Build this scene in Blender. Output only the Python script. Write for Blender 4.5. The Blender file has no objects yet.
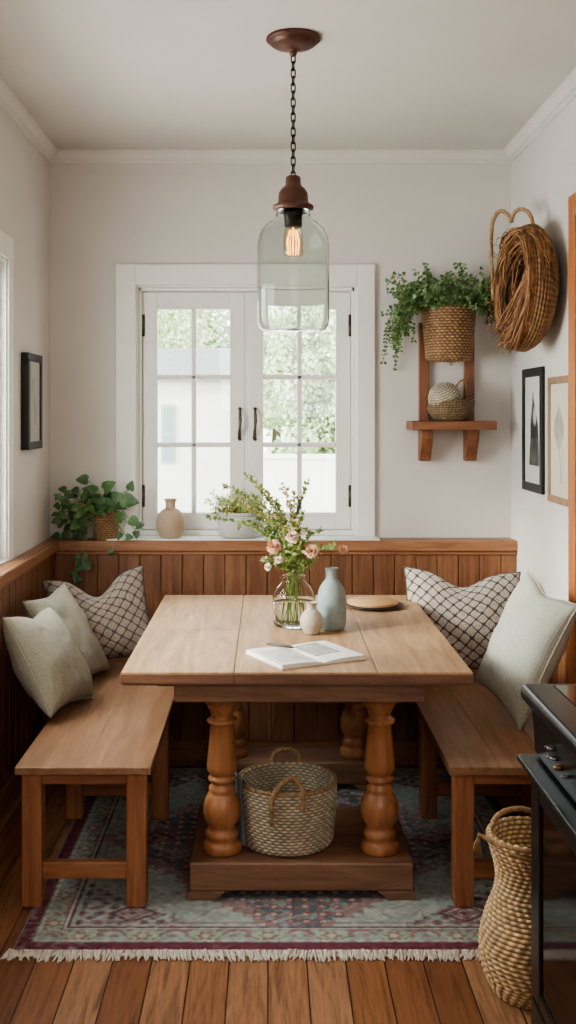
import bpy, bmesh, math, random
import numpy as np
from mathutils import Vector, Matrix, Euler, noise as mnoise

SC = bpy.context.scene
COL = SC.collection
PI = math.pi
R = math.radians
rnd = random.Random(7)
F = 1067.0

def P(px, py, d):
    """a point d metres into the room, seen at this place of the photograph"""
    return Vector(((px - 268) * d / F, d, 1.58 - (py - 415) * d / F))

# ------------------------------------------------------------------ colours / materials
def lin(h):
    if isinstance(h, str):
        h = h.lstrip('#'); c = [int(h[i:i+2], 16) / 255 for i in (0, 2, 4)]
    else:
        c = [v / 255 for v in h]
    return tuple(v / 12.92 if v <= .04045 else ((v + .055) / 1.055) ** 2.4 for v in c) + (1.0,)

class NT:
    def __init__(self, name):
        self.m = bpy.data.materials.new(name); self.m.use_nodes = True
        self.t = self.m.node_tree; self.t.nodes.clear()
        self.out = self.n('ShaderNodeOutputMaterial')
        self.b = self.n('ShaderNodeBsdfPrincipled')
        self.l(self.b.outputs[0], self.out.inputs[0])
    def n(self, typ, **kw):
        nd = self.t.nodes.new(typ)
        for k, v in kw.items(): setattr(nd, k, v)
        return nd
    def l(self, a, b): self.t.links.new(a, b)
    def coord(self, kind='Object', scale=(1, 1, 1), rot=(0, 0, 0), loc=(0, 0, 0), vary=False):
        c = self.n('ShaderNodeTexCoord'); mp = self.n('ShaderNodeMapping')
        mp.inputs['Scale'].default_value = scale; mp.inputs['Rotation'].default_value = rot; mp.inputs['Location'].default_value = loc
        self.l(c.outputs[kind], mp.inputs['Vector'])
        if vary:
            oi = self.n('ShaderNodeObjectInfo'); mu = self.n('ShaderNodeMath', operation='MULTIPLY'); mu.inputs[1].default_value = 37.0
            self.l(oi.outputs['Random'], mu.inputs[0]); self.l(mu.outputs[0], mp.inputs['Location'])
        return mp.outputs[0]
    def noise(self, vec, scale, detail=4, rough=.55, dist=0.0):
        nd = self.n('ShaderNodeTexNoise'); nd.inputs['Scale'].default_value = scale; nd.inputs['Detail'].default_value = detail
        nd.inputs['Roughness'].default_value = rough; nd.inputs['Distortion'].default_value = dist
        self.l(vec, nd.inputs['Vector']); return nd.outputs['Fac']
    def ramp(self, fac, stops):
        r = self.n('ShaderNodeValToRGB'); el = r.color_ramp.elements
        while len(el) < len(stops): el.new(.5)
        for e, (p, c) in zip(el, stops): e.position = p; e.color = c
        self.l(fac, r.inputs[0]); return r.outputs[0]
    def mix(self, fac, a, b, mode='MIX'):
        m = self.n('ShaderNodeMix', data_type='RGBA', blend_type=mode)
        for s, v in ((m.inputs[0], fac), (m.inputs[6], a), (m.inputs[7], b)):
            if hasattr(v, 'links'): self.l(v, s)
            else: s.default_value = v
        return m.outputs[2]
    def math(self, op, a, b=0.0):
        m = self.n('ShaderNodeMath', operation=op)
        for s, v in ((m.inputs[0], a), (m.inputs[1], b)):
            if hasattr(v, 'links'): self.l(v, s)
            else: s.default_value = v
        return m.outputs[0]
    def bump(self, h, strength=.3, dist=.01):
        b = self.n('ShaderNodeBump'); b.inputs['Strength'].default_value = strength; b.inputs['Distance'].default_value = dist
        self.l(h, b.inputs['Height']); self.l(b.outputs[0], self.b.inputs['Normal'])
    def set(self, color=None, rough=None, **kw):
        if color is not None:
            if hasattr(color, 'links'): self.l(color, self.b.inputs['Base Color'])
            else: self.b.inputs['Base Color'].default_value = color
        if rough is not None:
            if hasattr(rough, 'links'): self.l(rough, self.b.inputs['Roughness'])
            else: self.b.inputs['Roughness'].default_value = rough
        for k, v in kw.items(): self.b.inputs[k.replace('_', ' ')].default_value = v
        return self

def wood(name, dark, mid, light, axis='y', rough=.5, s=1.0, bump=.25, contrast=1.0):
    t = NT(name)
    sc = {'x': (1.2, 14, 14), 'y': (14, 1.2, 14), 'z': (14, 14, 1.2)}[axis]
    v = t.coord('Object', tuple(a * s for a in sc), vary=True)
    n1 = t.noise(v, 1.6, 6, .6, .9)
    c = t.ramp(n1, [(.25, lin(dark)), (.5, lin(mid)), (.72, lin(light))])
    n2 = t.noise(v, 9.0, 4, .7)
    g = t.ramp(n2, [(.35, (.66, .64, .62, 1)), (.6, (1, 1, 1, 1))])
    c2 = t.mix(.6 * contrast, c, g, 'MULTIPLY')
    t.set(c2, rough); t.bump(n2, bump, .004)
    return t.m

def plain(name, col, rough=.5, metallic=0.0, nscale=0, namt=.12, bump=0, bscale=200, **kw):
    t = NT(name); v = t.coord('Object')
    if nscale:
        n = t.noise(v, nscale, 5)
        lo = tuple(x * (1 - namt * 2) for x in lin(col)[:3]) + (1,); hi = tuple(min(1, x * (1 + namt)) for x in lin(col)[:3]) + (1,)
        t.set(t.ramp(n, [(.3, lo), (.7, hi)]), rough)
    else:
        t.set(lin(col), rough)
    t.set(Metallic=metallic, **kw)
    if bump: t.bump(t.noise(v, bscale, 3), bump, .003)
    return t.m

def attr_mat(name, tint='#ffffff', rough=.7, bump=.2, bscale=120, namt=.3, nscale=18):
    """colour stored on the mesh, broken up by noise"""
    t = NT(name); a = t.n('ShaderNodeAttribute', attribute_name='Col')
    v = t.coord('Object')
    n = t.noise(v, nscale, 5)
    g = t.ramp(n, [(.3, (1 - namt,) * 3 + (1,)), (.7, (1, 1, 1, 1))])
    c = t.mix(1.0, a.outputs['Color'], g, 'MULTIPLY')
    c = t.mix(1.0, c, lin(tint), 'MULTIPLY')
    t.set(c, rough); t.bump(t.noise(v, bscale, 3), bump, .004)
    return t.m

M = {}
M['wall'] = plain('wall_paint', '#d0cbc5', .92, nscale=2.5, namt=.02, bump=.06, bscale=90)
M['ceiling'] = plain('ceiling_paint', '#cfcac3', .95, nscale=2, namt=.02)
M['trim'] = plain('white_trim_paint', '#d3cfc9', .55, nscale=6, namt=.02)
M['window'] = plain('white_window_paint', '#e2e0da', .5, nscale=8, namt=.02)
M['wains'] = wood('wainscot_wood', '#5f3d28', '#7f5438', '#94694a', 'z', .48)
M['cap'] = wood('wainscot_cap_wood', '#714a33', '#946647', '#a87b5a', 'x', .4)
M['capy'] = wood('wainscot_cap_wood_side', '#714a33', '#946647', '#a87b5a', 'y', .4)
M['table_top'] = wood('table_top_wood', '#92714f', '#ae8a65', '#bf9d78', 'y', .5, .9, .4, .9)
M['table_base'] = wood('table_base_wood', '#68493a', '#84604a', '#977159', 'x', .42)
M['leg'] = wood('turned_leg_wood', '#8a5a3c', '#a8724c', '#b98359', 'z', .33, 1.0, .1, .7)
M['seat'] = wood('bench_seat_wood', '#7d5a40', '#967053', '#a88263', 'y', .42, .9, .25, .7)
M['bench'] = wood('bench_leg_wood', '#83543a', '#a56f4c', '#b5815d', 'z', .45)
M['benchx'] = wood('bench_rail_wood', '#83543a', '#a56f4c', '#b5815d', 'x', .45)
M['benchy'] = wood('bench_rail_wood_side', '#83543a', '#a56f4c', '#b5815d', 'y', .45)
M['shelf'] = wood('shelf_wood', '#643d28', '#825338', '#936446', 'x', .45)
M['shelfz'] = wood('shelf_bracket_wood', '#643d28', '#825338', '#936446', 'z', .45)
M['door'] = wood('door_wood', '#6b2f16', '#84401f', '#93502a', 'z', .45)
M['casing'] = wood('door_casing_wood', '#a05a2c', '#b96f3b', '#c9834c', 'z', .45)
M['board'] = wood('round_board_wood', '#b08454', '#c99c69', '#d6ad7d', 'x', .55, 1.5)
M['copper'] = plain('aged_copper', '#5e3c30', .45, .35, nscale=25, namt=.15)
M['iron'] = plain('dark_iron', '#2b2521', .5, .8)
M['bronze'] = plain('dark_bronze', '#5f554b', .4, .85, nscale=60, namt=.3)
M['black'] = plain('black_frame_paint', '#1a1917', .45)
M['gold'] = wood('pale_oak_frame', '#7e6244', '#98795a', '#a98b68', 'z', .5)
M['soil'] = plain('soil', '#2a1e15', .95, nscale=60)
M['enamel'] = plain('black_enamel', '#17191b', .28, nscale=5, namt=.05)
M['enamel_edge'] = plain('black_enamel_rim', '#1c2023', .28)
M['blackglass'] = plain('black_glass', '#0c0d0e', .08)
M['steel'] = plain('dull_steel', '#8a8c8c', .3, .9)
M['chrome'] = plain('dark_chrome', '#5b5f62', .25, .9)
M['brass'] = plain('brass_knob', '#8f6a42', .45, .6)
M['rope'] = plain('jute_rope', '#a5845f', .85, nscale=80, namt=.25)
M['fibre'] = plain('dry_fibre', '#8d6540', .8, nscale=40, namt=.3)
M['cane'] = plain('cane_handle', '#a87b48', .6, nscale=60, namt=.2)
M['fringe'] = plain('cream_fringe', '#d6cbbb', .95, nscale=60, namt=.12)
M['weave'] = attr_mat('woven_fibre', bscale=260, bump=.3)
M['rug'] = attr_mat('rug_pile', rough=.98, bump=.5, bscale=420, namt=.22, nscale=55)
M['print'] = attr_mat('printed_paper', rough=.75, bump=.02, namt=.06)
M['cloth'] = plain('grey_blue_cloth', '#7e8788', .95, nscale=30, bump=.3, bscale=500)
M['slate'] = plain('slate_plate', '#4b4440', .45, nscale=20)
M['pen'] = plain('dark_pen', '#2c2a28', .35)
M['page'] = plain('paper_edge', '#e8e4db', .85, nscale=200, namt=.06)
M['cover'] = plain('book_cover', '#c9c4ba', .7)
M['stem'] = plain('plant_stem', '#72853f', .6)
M['ball'] = None

def leafmat(name, c1, c2, c3, rough=.5, trans=.15):
    t = NT(name); v = t.coord('Object'); n = t.noise(v, 22, 3)
    t.set(t.ramp(n, [(.3, lin(c1)), (.5, lin(c2)), (.7, lin(c3))]), rough)
    t.b.inputs['Subsurface Weight'].default_value = 0.0
    return t.m
M['ivy'] = leafmat('ivy_leaf', '#3f5632', '#567043', '#72895a')
M['pothos'] = leafmat('dark_pot_leaf', '#2b4426', '#3f5f34', '#587b47')
M['herb'] = leafmat('herb_leaf', '#566b3a', '#788c4d', '#98a566')
M['herb2'] = leafmat('yellow_herb_leaf', '#7d7f42', '#a09a55', '#bdb274')
M['filler'] = leafmat('filler_leaf', '#55652f', '#778646', '#98a25e')
M['tree'] = leafmat('tree_leaf', '#9fbb88', '#bccf9f', '#d5e0bd', .8)
M['tree2'] = leafmat('pale_tree_leaf', '#b3c897', '#ccdab0', '#e0e8cb', .8)
M['pink'] = plain('pink_petal', '#dcad90', .7, nscale=60, namt=.12)
M['peach'] = plain('peach_petal', '#ecd2bc', .7, nscale=60, namt=.12)
M['cream'] = plain('cream_petal', '#e6dcc2', .7, nscale=60, namt=.08)
M['bark'] = plain('bark', '#6d6152', .9, nscale=20)
M['stucco'] = plain('white_stucco', '#f2efe8', .9, nscale=3, namt=.02)
M['shingle'] = None
M['ground'] = plain('pale_gravel', '#d8d4c8', .95, nscale=8, namt=.05)

def glassmat(name, col, rough=.0, ior=1.45):
    t = NT(name); t.set(lin(col), rough); t.set(IOR=ior, **{'Transmission_Weight': 1.0}); return t.m
M['jar'] = glassmat('pale_green_glass', '#eff4f0', .0, 1.2)
M['vase_glass'] = glassmat('clear_vase_glass', '#fafcf9', .0, 1.2)
def panemat():
    t = NT('window_pane'); tr = t.n('ShaderNodeBsdfTransparent'); gl = t.n('ShaderNodeBsdfGlossy')
    tr.inputs[0].default_value = (.97, .985, .97, 1); gl.inputs['Roughness'].default_value = .02
    mx = t.n('ShaderNodeMixShader'); mx.inputs[0].default_value = .05
    t.l(tr.outputs[0], mx.inputs[1]); t.l(gl.outputs[0], mx.inputs[2]); t.l(mx.outputs[0], t.out.inputs[0])
    return t.m
M['pane'] = panemat()
def thinglass(name, tint, fac):
    t = NT(name); tr = t.n('ShaderNodeBsdfTransparent'); gl = t.n('ShaderNodeBsdfGlossy')
    tr.inputs[0].default_value = tint; gl.inputs['Roughness'].default_value = .04
    lw = t.n('ShaderNodeLayerWeight'); lw.inputs[0].default_value = fac
    mx = t.n('ShaderNodeMixShader'); t.l(lw.outputs['Facing'], mx.inputs[0])
    t.l(tr.outputs[0], mx.inputs[1]); t.l(gl.outputs[0], mx.inputs[2]); t.l(mx.outputs[0], t.out.inputs[0])
    return t.m
M['bulb'] = thinglass('amber_bulb_glass', (1.0, .93, .78, 1), .15)
def emis(name, col, st):
    t = NT(name); t.set(lin(col), .5); t.b.inputs['Emission Color'].default_value = lin(col); t.b.inputs['Emission Strength'].default_value = st; return t.m
M['filament'] = emis('glowing_filament', '#ffb868', 3.0)

def shingles():
    t = NT('grey_roof_shingles'); v = t.coord('Object', (1, 1, 1))
    br = t.n('ShaderNodeTexBrick'); br.inputs['Scale'].default_value = 3.0
    br.inputs['Color1'].default_value = lin('#a3a09e'); br.inputs['Color2'].default_value = lin('#918e8d'); br.inputs['Mortar'].default_value = lin('#8d8a8a')
    br.inputs['Mortar Size'].default_value = .03
    t.l(v, br.inputs['Vector']); t.set(br.outputs['Color'], .9); return t.m
M['shingle'] = shingles()

def floormat():
    t = NT('floor_planks')
    v = t.coord('Object', (1, 1, 1), rot=(0, 0, R(90)))
    br = t.n('ShaderNodeTexBrick'); br.offset = .37; br.inputs['Scale'].default_value = 1.0
    br.inputs['Brick Width'].default_value = 1.15; br.inputs['Row Height'].default_value = .112
    br.inputs['Mortar Size'].default_value = .0022; br.inputs['Mortar Smooth'].default_value = .3; br.inputs['Bias'].default_value = 0
    br.inputs['Color1'].default_value = (0, 0, 0, 1); br.inputs['Color2'].default_value = (1, 1, 1, 1); br.inputs['Mortar'].default_value = (.5, .5, .5, 1)
    t.l(v, br.inputs['Vector'])
    tone = t.ramp(br.outputs['Color'], [(0, lin('#86583c')), (.35, lin('#9a6848')), (.7, lin('#a97855')), (1, lin('#b78a68'))])
    g = t.coord('Object', (13, 1.0, 13))
    add = t.n('ShaderNodeVectorMath', operation='ADD'); t.l(g, add.inputs[0])
    sc = t.n('ShaderNodeVectorMath', operation='SCALE'); t.l(br.outputs['Color'], sc.inputs[0]); sc.inputs['Scale'].default_value = 9
    t.l(sc.outputs[0], add.inputs[1])
    n1 = t.noise(add.outputs[0], 2.2, 7, .62, 1.4)
    gr = t.ramp(n1, [(.32, (.34, .29, .26, 1)), (.5, (.86, .85, .84, 1)), (.75, (1.08, 1.08, 1.08, 1))])
    c = t.mix(.85, tone, gr, 'MULTIPLY')
    n3 = t.noise(add.outputs[0], 11, 4, .7)
    c = t.mix(.5, c, t.ramp(n3, [(.35, (.6, .57, .55, 1)), (.6, (1, 1, 1, 1))]), 'MULTIPLY')
    c = t.mix(br.outputs['Fac'], c, lin('#2a160c'))
    t.set(c, t.ramp(n1, [(.3, (.5, .5, .5, 1)), (.7, (.34, .34, .34, 1))]))
    h = t.math('SUBTRACT', n3, t.math('MULTIPLY', br.outputs['Fac'], 3.0))
    t.bump(h, .35, .003)
    return t.m
M['floor'] = floormat()

def fabric(name, base, dark, scale=260, pattern=False):
    t = NT(name); uv = t.coord('UV', (1, 1, 1))
    v = t.coord('Object')
    n = t.noise(v, 260, 2); n2 = t.noise(v, 9, 3)
    c = t.ramp(n, [(.3, lin(dark)), (.65, lin(base))])
    c = t.mix(.5, c, t.ramp(n2, [(.3, (.84, .84, .82, 1)), (.7, (1, 1, 1, 1))]), 'MULTIPLY')
    w1 = t.n('ShaderNodeTexWave', wave_type='BANDS', bands_direction='X'); w1.inputs['Scale'].default_value = 28; w1.inputs['Distortion'].default_value = 1.2; w1.inputs['Detail Scale'].default_value = 6
    w2 = t.n('ShaderNodeTexWave', wave_type='BANDS', bands_direction='Y'); w2.inputs['Scale'].default_value = 28; w2.inputs['Distortion'].default_value = 1.2; w2.inputs['Detail Scale'].default_value = 6
    t.l(uv, w1.inputs['Vector']); t.l(uv, w2.inputs['Vector'])
    h = t.math('ADD', t.math('MULTIPLY', w1.outputs['Fac'], w2.outputs['Fac']), t.math('MULTIPLY', n, .8))
    if pattern:
        wv = t.n('ShaderNodeMapping'); wv.inputs['Rotation'].default_value = (0, 0, R(38)); wv.inputs['Scale'].default_value = (1, 1.05, 1)
        nz = t.n('ShaderNodeTexNoise'); nz.inputs['Scale'].default_value = 9; t.l(uv, nz.inputs['Vector'])
        off = t.n('ShaderNodeVectorMath', operation='SCALE'); off.inputs['Scale'].default_value = .035; t.l(nz.outputs['Color'], off.inputs[0])
        ad = t.n('ShaderNodeVectorMath', operation='ADD'); t.l(uv, ad.inputs[0]); t.l(off.outputs[0], ad.inputs[1])
        t.l(ad.outputs[0], wv.inputs['Vector'])
        sp = t.n('ShaderNodeSeparateXYZ'); t.l(wv.outputs[0], sp.inputs[0])
        def tri(o, f):   # 0 at the line, .5 between lines
            m = t.math('FRACT', t.math('MULTIPLY', o, f)); return t.math('ABSOLUTE', t.math('SUBTRACT', m, .5))
        a = tri(sp.outputs[0], 11.0); b = tri(sp.outputs[1], 11.0)
        # rounded squares: p-norm of the cell coordinates
        p = t.math('ADD', t.math('POWER', t.math('MULTIPLY', a, 2), 5), t.math('POWER', t.math('MULTIPLY', b, 2), 5))
        line = t.ramp(p, [(.38, (0, 0, 0, 1)), (.62, (1, 1, 1, 1))])
        n4 = t.noise(v, 160, 2)
        line2 = t.math('MULTIPLY', line, t.ramp(n4, [(.3, (.65, .65, .65, 1)), (.5, (1, 1, 1, 1))]))
        c = t.mix(line2, c, lin('#3d3530'))
        sp2 = t.ramp(t.noise(v, 130, 2), [(.40, (1, 1, 1, 1)), (.46, (0, 0, 0, 1))])
        c = t.mix(t.math('MULTIPLY', sp2, .35), c, lin('#6f6258'))
    t.set(c, .97); t.bump(h, .45, .004)
    t.b.inputs['Sheen Weight'].default_value = .15
    return t.m
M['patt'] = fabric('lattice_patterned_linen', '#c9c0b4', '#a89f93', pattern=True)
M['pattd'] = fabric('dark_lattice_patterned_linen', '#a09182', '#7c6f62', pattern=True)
M['sage'] = fabric('sage_linen', '#a8a18d', '#858070')
M['sage2'] = fabric('pale_grey_green_linen', '#c3c3b4', '#a3a495')
M['strands'] = attr_mat('dry_palm_strands', rough=.75, bump=.05, namt=.2)
M['ballm'] = attr_mat('knotted_cream_cord', rough=.9)
def ceramic(name, base, spk, rough=.6):
    t = NT(name); v = t.coord('Object'); n = t.noise(v, 12, 5); n2 = t.noise(v, 140, 2)
    b = lin(base)
    c = t.ramp(n, [(.3, tuple(x * .82 for x in b[:3]) + (1,)), (.7, b)])
    c = t.mix(t.ramp(n2, [(.36, (.55, .55, .55, 1)), (.44, (0, 0, 0, 1))]), c, lin(spk))
    t.set(c, rough); t.bump(n2, .15, .002); return t.m
M['cer_blue'] = ceramic('grey_green_stoneware', '#8f9c98', '#75827f')
M['cer_cream'] = ceramic('cream_stoneware', '#b9ae9c', '#9c8f7b', .5)
M['cer_beige'] = ceramic('beige_stoneware', '#b59f88', '#8d775f', .7)
M['cer_white'] = ceramic('pale_grey_stoneware', '#c6c5bf', '#a9a8a2', .75)

# ------------------------------------------------------------------ mesh building
class MB:
    def __init__(self): self.v = []; self.f = []; self.c = []; self.uv = None; self.smooth = []
    def add(self, vs, fs, smooth=False, col=None):
        o = len(self.v); self.v.extend([tuple(p) for p in vs]); self.f.extend([tuple(i + o for i in f) for f in fs])
        self.smooth.extend([smooth] * len(fs))
        if col is not None:
            if isinstance(col, tuple) and len(col) >= 3 and not hasattr(col[0], '__len__'): col = [col] * len(vs)
            self.c.extend(col)
        return self
    def box(self, c, s, bev=.004, rot=None, seg=2):
        bm = bmesh.new(); bmesh.ops.create_cube(bm, size=1)
        for v in bm.verts: v.co = Vector((v.co.x * s[0], v.co.y * s[1], v.co.z * s[2]))
        if bev: bmesh.ops.bevel(bm, geom=bm.edges[:], offset=min(bev, min(s) * .45), segments=seg, affect='EDGES', profile=.5)
        mat = (rot.to_4x4() if rot is not None else Matrix())
        c = Vector(c); bm.verts.index_update()
        vs = [c + (mat @ v.co) for v in bm.verts]; fs = [[v.index for v in f.verts] for f in bm.faces]
        bm.free(); return self.add(vs, fs)
    def box2(self, a, b, bev=.004, seg=2):
        a = Vector(a); b = Vector(b)
        return self.box((a + b) / 2, [abs(x) for x in (b - a)], bev, None, seg)
    def lathe(self, prof, n=48, c=(0, 0, 0), smooth=True, mat=None):
        vs = []; fs = []; c = Vector(c); m = len(prof)
        for r, z in prof:
            for i in range(n):
                a = 2 * PI * i / n; p = Vector((r * math.cos(a), r * math.sin(a), z))
                vs.append(c + (mat @ p if mat else p))
        for j in range(m - 1):
            for i in range(n):
                k = (i + 1) % n; fs.append((j * n + i, j * n + k, (j + 1) * n + k, (j + 1) * n + i))
        return self.add(vs, fs, smooth)
    def tube(self, pts, r, n=8, smooth=True, closed=False, twist=0.0, lobes=0, amp=0.0, col=None, cap=True):
        pts = [Vector(p) for p in pts]; m = len(pts); rs = r if hasattr(r, '__len__') else [r] * m
        vs = []; fs = []; prev = None; s = 0
        for i, p in enumerate(pts):
            if closed: t = (pts[(i + 1) % m] - pts[i - 1])
            else: t = pts[min(i + 1, m - 1)] - pts[max(i - 1, 0)]
            if t.length < 1e-9: t = Vector((0, 0, 1))
            t.normalize()
            if prev is None:
                u = t.orthogonal().normalized()
            else:
                u = prev - t * prev.dot(t)
                if u.length < 1e-6: u = t.orthogonal()
                u.normalize()
            prev = u; w = t.cross(u)
            if i: s += (pts[i] - pts[i - 1]).length
            for k in range(n):
                a = 2 * PI * k / n
                rr = rs[i] * (1 + (amp * math.cos(lobes * (a - twist * s)) if lobes else 0))
                vs.append(p + (u * math.cos(a) + w * math.sin(a)) * rr)
        rng = m if closed else m - 1
        for j in range(rng):
            j2 = (j + 1) % m
            for k in range(n):
                k2 = (k + 1) % n; fs.append((j * n + k, j * n + k2, j2 * n + k2, j2 * n + k))
        if cap and not closed:
            fs.append(tuple(range(n - 1, -1, -1))); fs.append(tuple((m - 1) * n + k for k in range(n)))
        return self.add(vs, fs, smooth, col)
    def prism(self, poly, x0, x1, axis='x', bev=0):
        """polygon in the two other axes, extruded along axis"""
        def mk(a, b, t):
            return {'x': (t, a, b), 'y': (a, t, b), 'z': (a, b, t)}[axis]
        n = len(poly); vs = [mk(a, b, x0) for a, b in poly] + [mk(a, b, x1) for a, b in poly]
        fs = [tuple(range(n)), tuple(range(2 * n - 1, n - 1, -1))] + [(i, i + n, (i + 1) % n + n, (i + 1) % n) for i in range(n)]
        bm = bmesh.new(); bv = [bm.verts.new(v) for v in vs]
        for f in fs: bm.faces.new([bv[i] for i in f])
        bmesh.ops.recalc_face_normals(bm, faces=bm.faces[:])
        if bev: bmesh.ops.bevel(bm, geom=bm.edges[:], offset=bev, segments=2, affect='EDGES', profile=.5)
        bm.verts.index_update()
        vs = [v.co.copy() for v in bm.verts]; fs = [[v.index for v in f.verts] for f in bm.faces]; bm.free()
        return self.add(vs, fs)
    def leaf(self, p, d, nrm, L, W, fold=.25, kind='heart', curl=.15):
        d = Vector(d).normalized(); nrm = Vector(nrm); s = d.cross(nrm)
        if s.length < 1e-5: s = d.orthogonal()
        s.normalize(); n = s.cross(d)
        shape = {'heart': [(-.08, .30), (.15, .50), (.5, .42), (.8, .2)], 'oval': [(.12, .28), (.4, .5), (.7, .38), (.9, .15)],
                 'blade': [(.2, .5), (.5, .45), (.8, .25), (.93, .1)]}[kind]
        p = Vector(p); mid = [p] + [p + d * (L * t) - n * (curl * L * t * t) for t in (.3, .65)] + [p + d * L - n * (curl * L)]
        vs = list(mid)
        for sg in (1, -1):
            for t, w in shape:
                vs.append(p + d * (L * t) + s * (sg * W * w) + n * (fold * W * w) - n * (curl * L * t * t))
        fs = [(0, 4, 5, 1), (1, 5, 6, 2), (2, 6, 7, 3), (0, 1, 9, 8), (1, 2, 10, 9), (2, 3, 11, 10)]
        return self.add(vs, fs, True)
    def build(self, name, mat, parent=None, kind=None, loc=None, rot=None):
        me = bpy.data.meshes.new(name); me.from_pydata(self.v, [], self.f); me.update()
        if self.f: me.polygons.foreach_set('use_smooth', self.smooth)
        if self.c:
            ca = me.color_attributes.new('Col', 'FLOAT_COLOR', 'POINT')
            arr = np.ones((len(self.v), 4), np.float32); cc = np.array([tuple(c)[:3] for c in self.c], np.float32); arr[:len(cc), :3] = cc
            ca.data.foreach_set('color', arr.ravel())
        if self.uv is not None:
            ul = me.uv_layers.new(name='UVMap'); li = np.empty(len(me.loops), np.int32); me.loops.foreach_get('vertex_index', li)
            ul.data.foreach_set('uv', np.array(self.uv, np.float32)[li].ravel())
        me.materials.append(mat)
        bm = bmesh.new(); bm.from_mesh(me); bmesh.ops.recalc_face_normals(bm, faces=bm.faces[:]); bm.to_mesh(me); bm.free()
        o = bpy.data.objects.new(name, me); COL.objects.link(o)
        if loc is not None: o.location = loc
        if rot is not None: o.rotation_euler = rot
        if parent is not None: o.parent = parent
        if kind: o['kind'] = kind
        return o

def tag(o, label, cat, group=None, kind=None):
    o['label'] = label; o['category'] = cat
    if group: o['group'] = group
    if kind: o['kind'] = kind
    return o
def thing(name, label, cat, loc=(0, 0, 0), rot=(0, 0, 0), group=None):
    o = bpy.data.objects.new(name, None); COL.objects.link(o); o.location = loc; o.rotation_euler = rot
    o.empty_display_size = .05
    return tag(o, label, cat, group)
def copy_tree(o, parent=None):
    c = o.copy(); COL.objects.link(c)
    if parent is not None: c.parent = parent
    for ch in list(o.children): copy_tree(ch, c)
    return c

def fbm(x, y, s=1.0, o=3):
    return mnoise.fractal(Vector((x * s, y * s, 3.7)), 1.0, 2.0, o)

# ------------------------------------------------------------------ camera
cam = bpy.data.cameras.new('camera'); co = bpy.data.objects.new('camera', cam); COL.objects.link(co)
co.location = (0, 0, 1.58); co.rotation_euler = (R(90), 0, 0)
cam.sensor_fit = 'VERTICAL'; cam.sensor_height = 24; cam.lens = 24 * F / 1024
cam.shift_x = 20 / 1024; cam.shift_y = -97 / 1024; cam.clip_start = .02; cam.clip_end = 300
SC.camera = co

# ------------------------------------------------------------------ room shell
XL, XR, YB, YF, ZC = -1.093, 1.218, 5.35, -1.2, 2.90
WX0, WX1, WZ0, WZ1 = -.665, .449, .975, 2.235      # back window opening
LY0, LY1, LZ0, LZ1 = 2.95, 4.47, .972, 2.235         # left window opening
def st(o): o['kind'] = 'structure'; return o
st(MB().box2((XL - .3, YF - .3, -.12), (XR + .3, YB + .3, 0), 0).build('floor', M['floor']))
st(MB().box2((XL - .3, YF - .3, ZC), (XR + .3, YB + .3, ZC + .15), 0).build('ceiling', M['ceiling']))
w = MB(); T = .22
for a, b in (((XL - T, YB, 0), (WX0, YB + T, ZC)), ((WX1, YB, 0), (XR + T, YB + T, ZC)), ((WX0, YB, 0), (WX1, YB + T, WZ0)), ((WX0, YB, WZ1), (WX1, YB + T, ZC))): w.box2(a, b, 0)
st(w.build('wall_back', M['wall']))
w = MB()
for a, b in (((XL - T, YF, 0), (XL, LY0, ZC)), ((XL - T, LY1, 0), (XL, YB, ZC)), ((XL - T, LY0, 0), (XL, LY1, LZ0)), ((XL - T, LY0, LZ1), (XL, LY1, ZC))): w.box2(a, b, 0)
st(w.build('wall_left', M['wall']))
st(MB().box2((XR, YF, 0), (XR + T, YB, ZC), 0).build('wall_right', M['wall']))
st(MB().box2((XL - T, YF - T, 0), (XR + T, YF, ZC), 0).build('wall_front', M['wall']))

# crown moulding (profile: depth from wall, drop from ceiling)
crown = [(0, 0), (.05, 0), (.05, .010), (.042, .016), (.037, .028), (.025, .042), (.013, .047), (.011, .06), (0, .062)]
def crownbar(name, axis, lo, hi, wall, sgn):
    m = MB(); m.prism([(wall + sgn * a, ZC - b) for a, b in crown], lo, hi, axis); return st(m.build(name, M['trim']))
crownbar('trim_1', 'x', XL, XR, YB, -1); crownbar('trim_2', 'y', YF, YB - .05, XL, 1); crownbar('trim_3', 'y', YF, YB - .05, XR, -1)

# wainscot: boards with grooves, one mesh for each wall, wooden cap
CAPZ = .966
m = MB(); x = XL + .05
WY = 5.225
m.box2((XL + .04, WY + .008, .0), (XR, YB, CAPZ - .055), 0)
while x < XR - .01:
    x2 = min(x + .104, XR); m.box2((x + .0015, WY - .004, .09), (x2 - .0015, WY + .012, CAPZ - .05), .004); x = x2
st(m.build('trim_4', M['wains']))
m = MB(); y = 1.2
WLX = XL + .043
m.box2((XL, 1.2, 0), (WLX - .006, WY, CAPZ - .055), 0)
while y < WY - .01:
    y2 = min(y + .104, WY); m.box2((WLX - .012, y + .0015, .09), (WLX + .003, y2 - .0015, CAPZ - .05), .004); y = y2
st(m.build('trim_5', M['wains']))
CFY = 5.20
m = MB(); m.box2((XL, CFY, CAPZ - .052), (XR, YB, CAPZ), .007, 3); m.box2((XL + .04, CFY + .012, CAPZ - .07), (XR, YB - .02, CAPZ - .05), .005)
st(m.build('trim_6', M['cap']))
m = MB(); m.box2((XL, 1.2, CAPZ - .052), (XL + .072, CFY, CAPZ), .007, 3); m.box2((XL, 1.2, CAPZ - .07), (XL + .055, CFY, CAPZ - .05), .005)
st(m.build('trim_7', M['capy']))
m = MB(); m.box2((WLX, 1.2, 0), (WLX + .018, 4.86, .11), .004)
st(m.build('baseboard_left', M['capy']))
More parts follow.
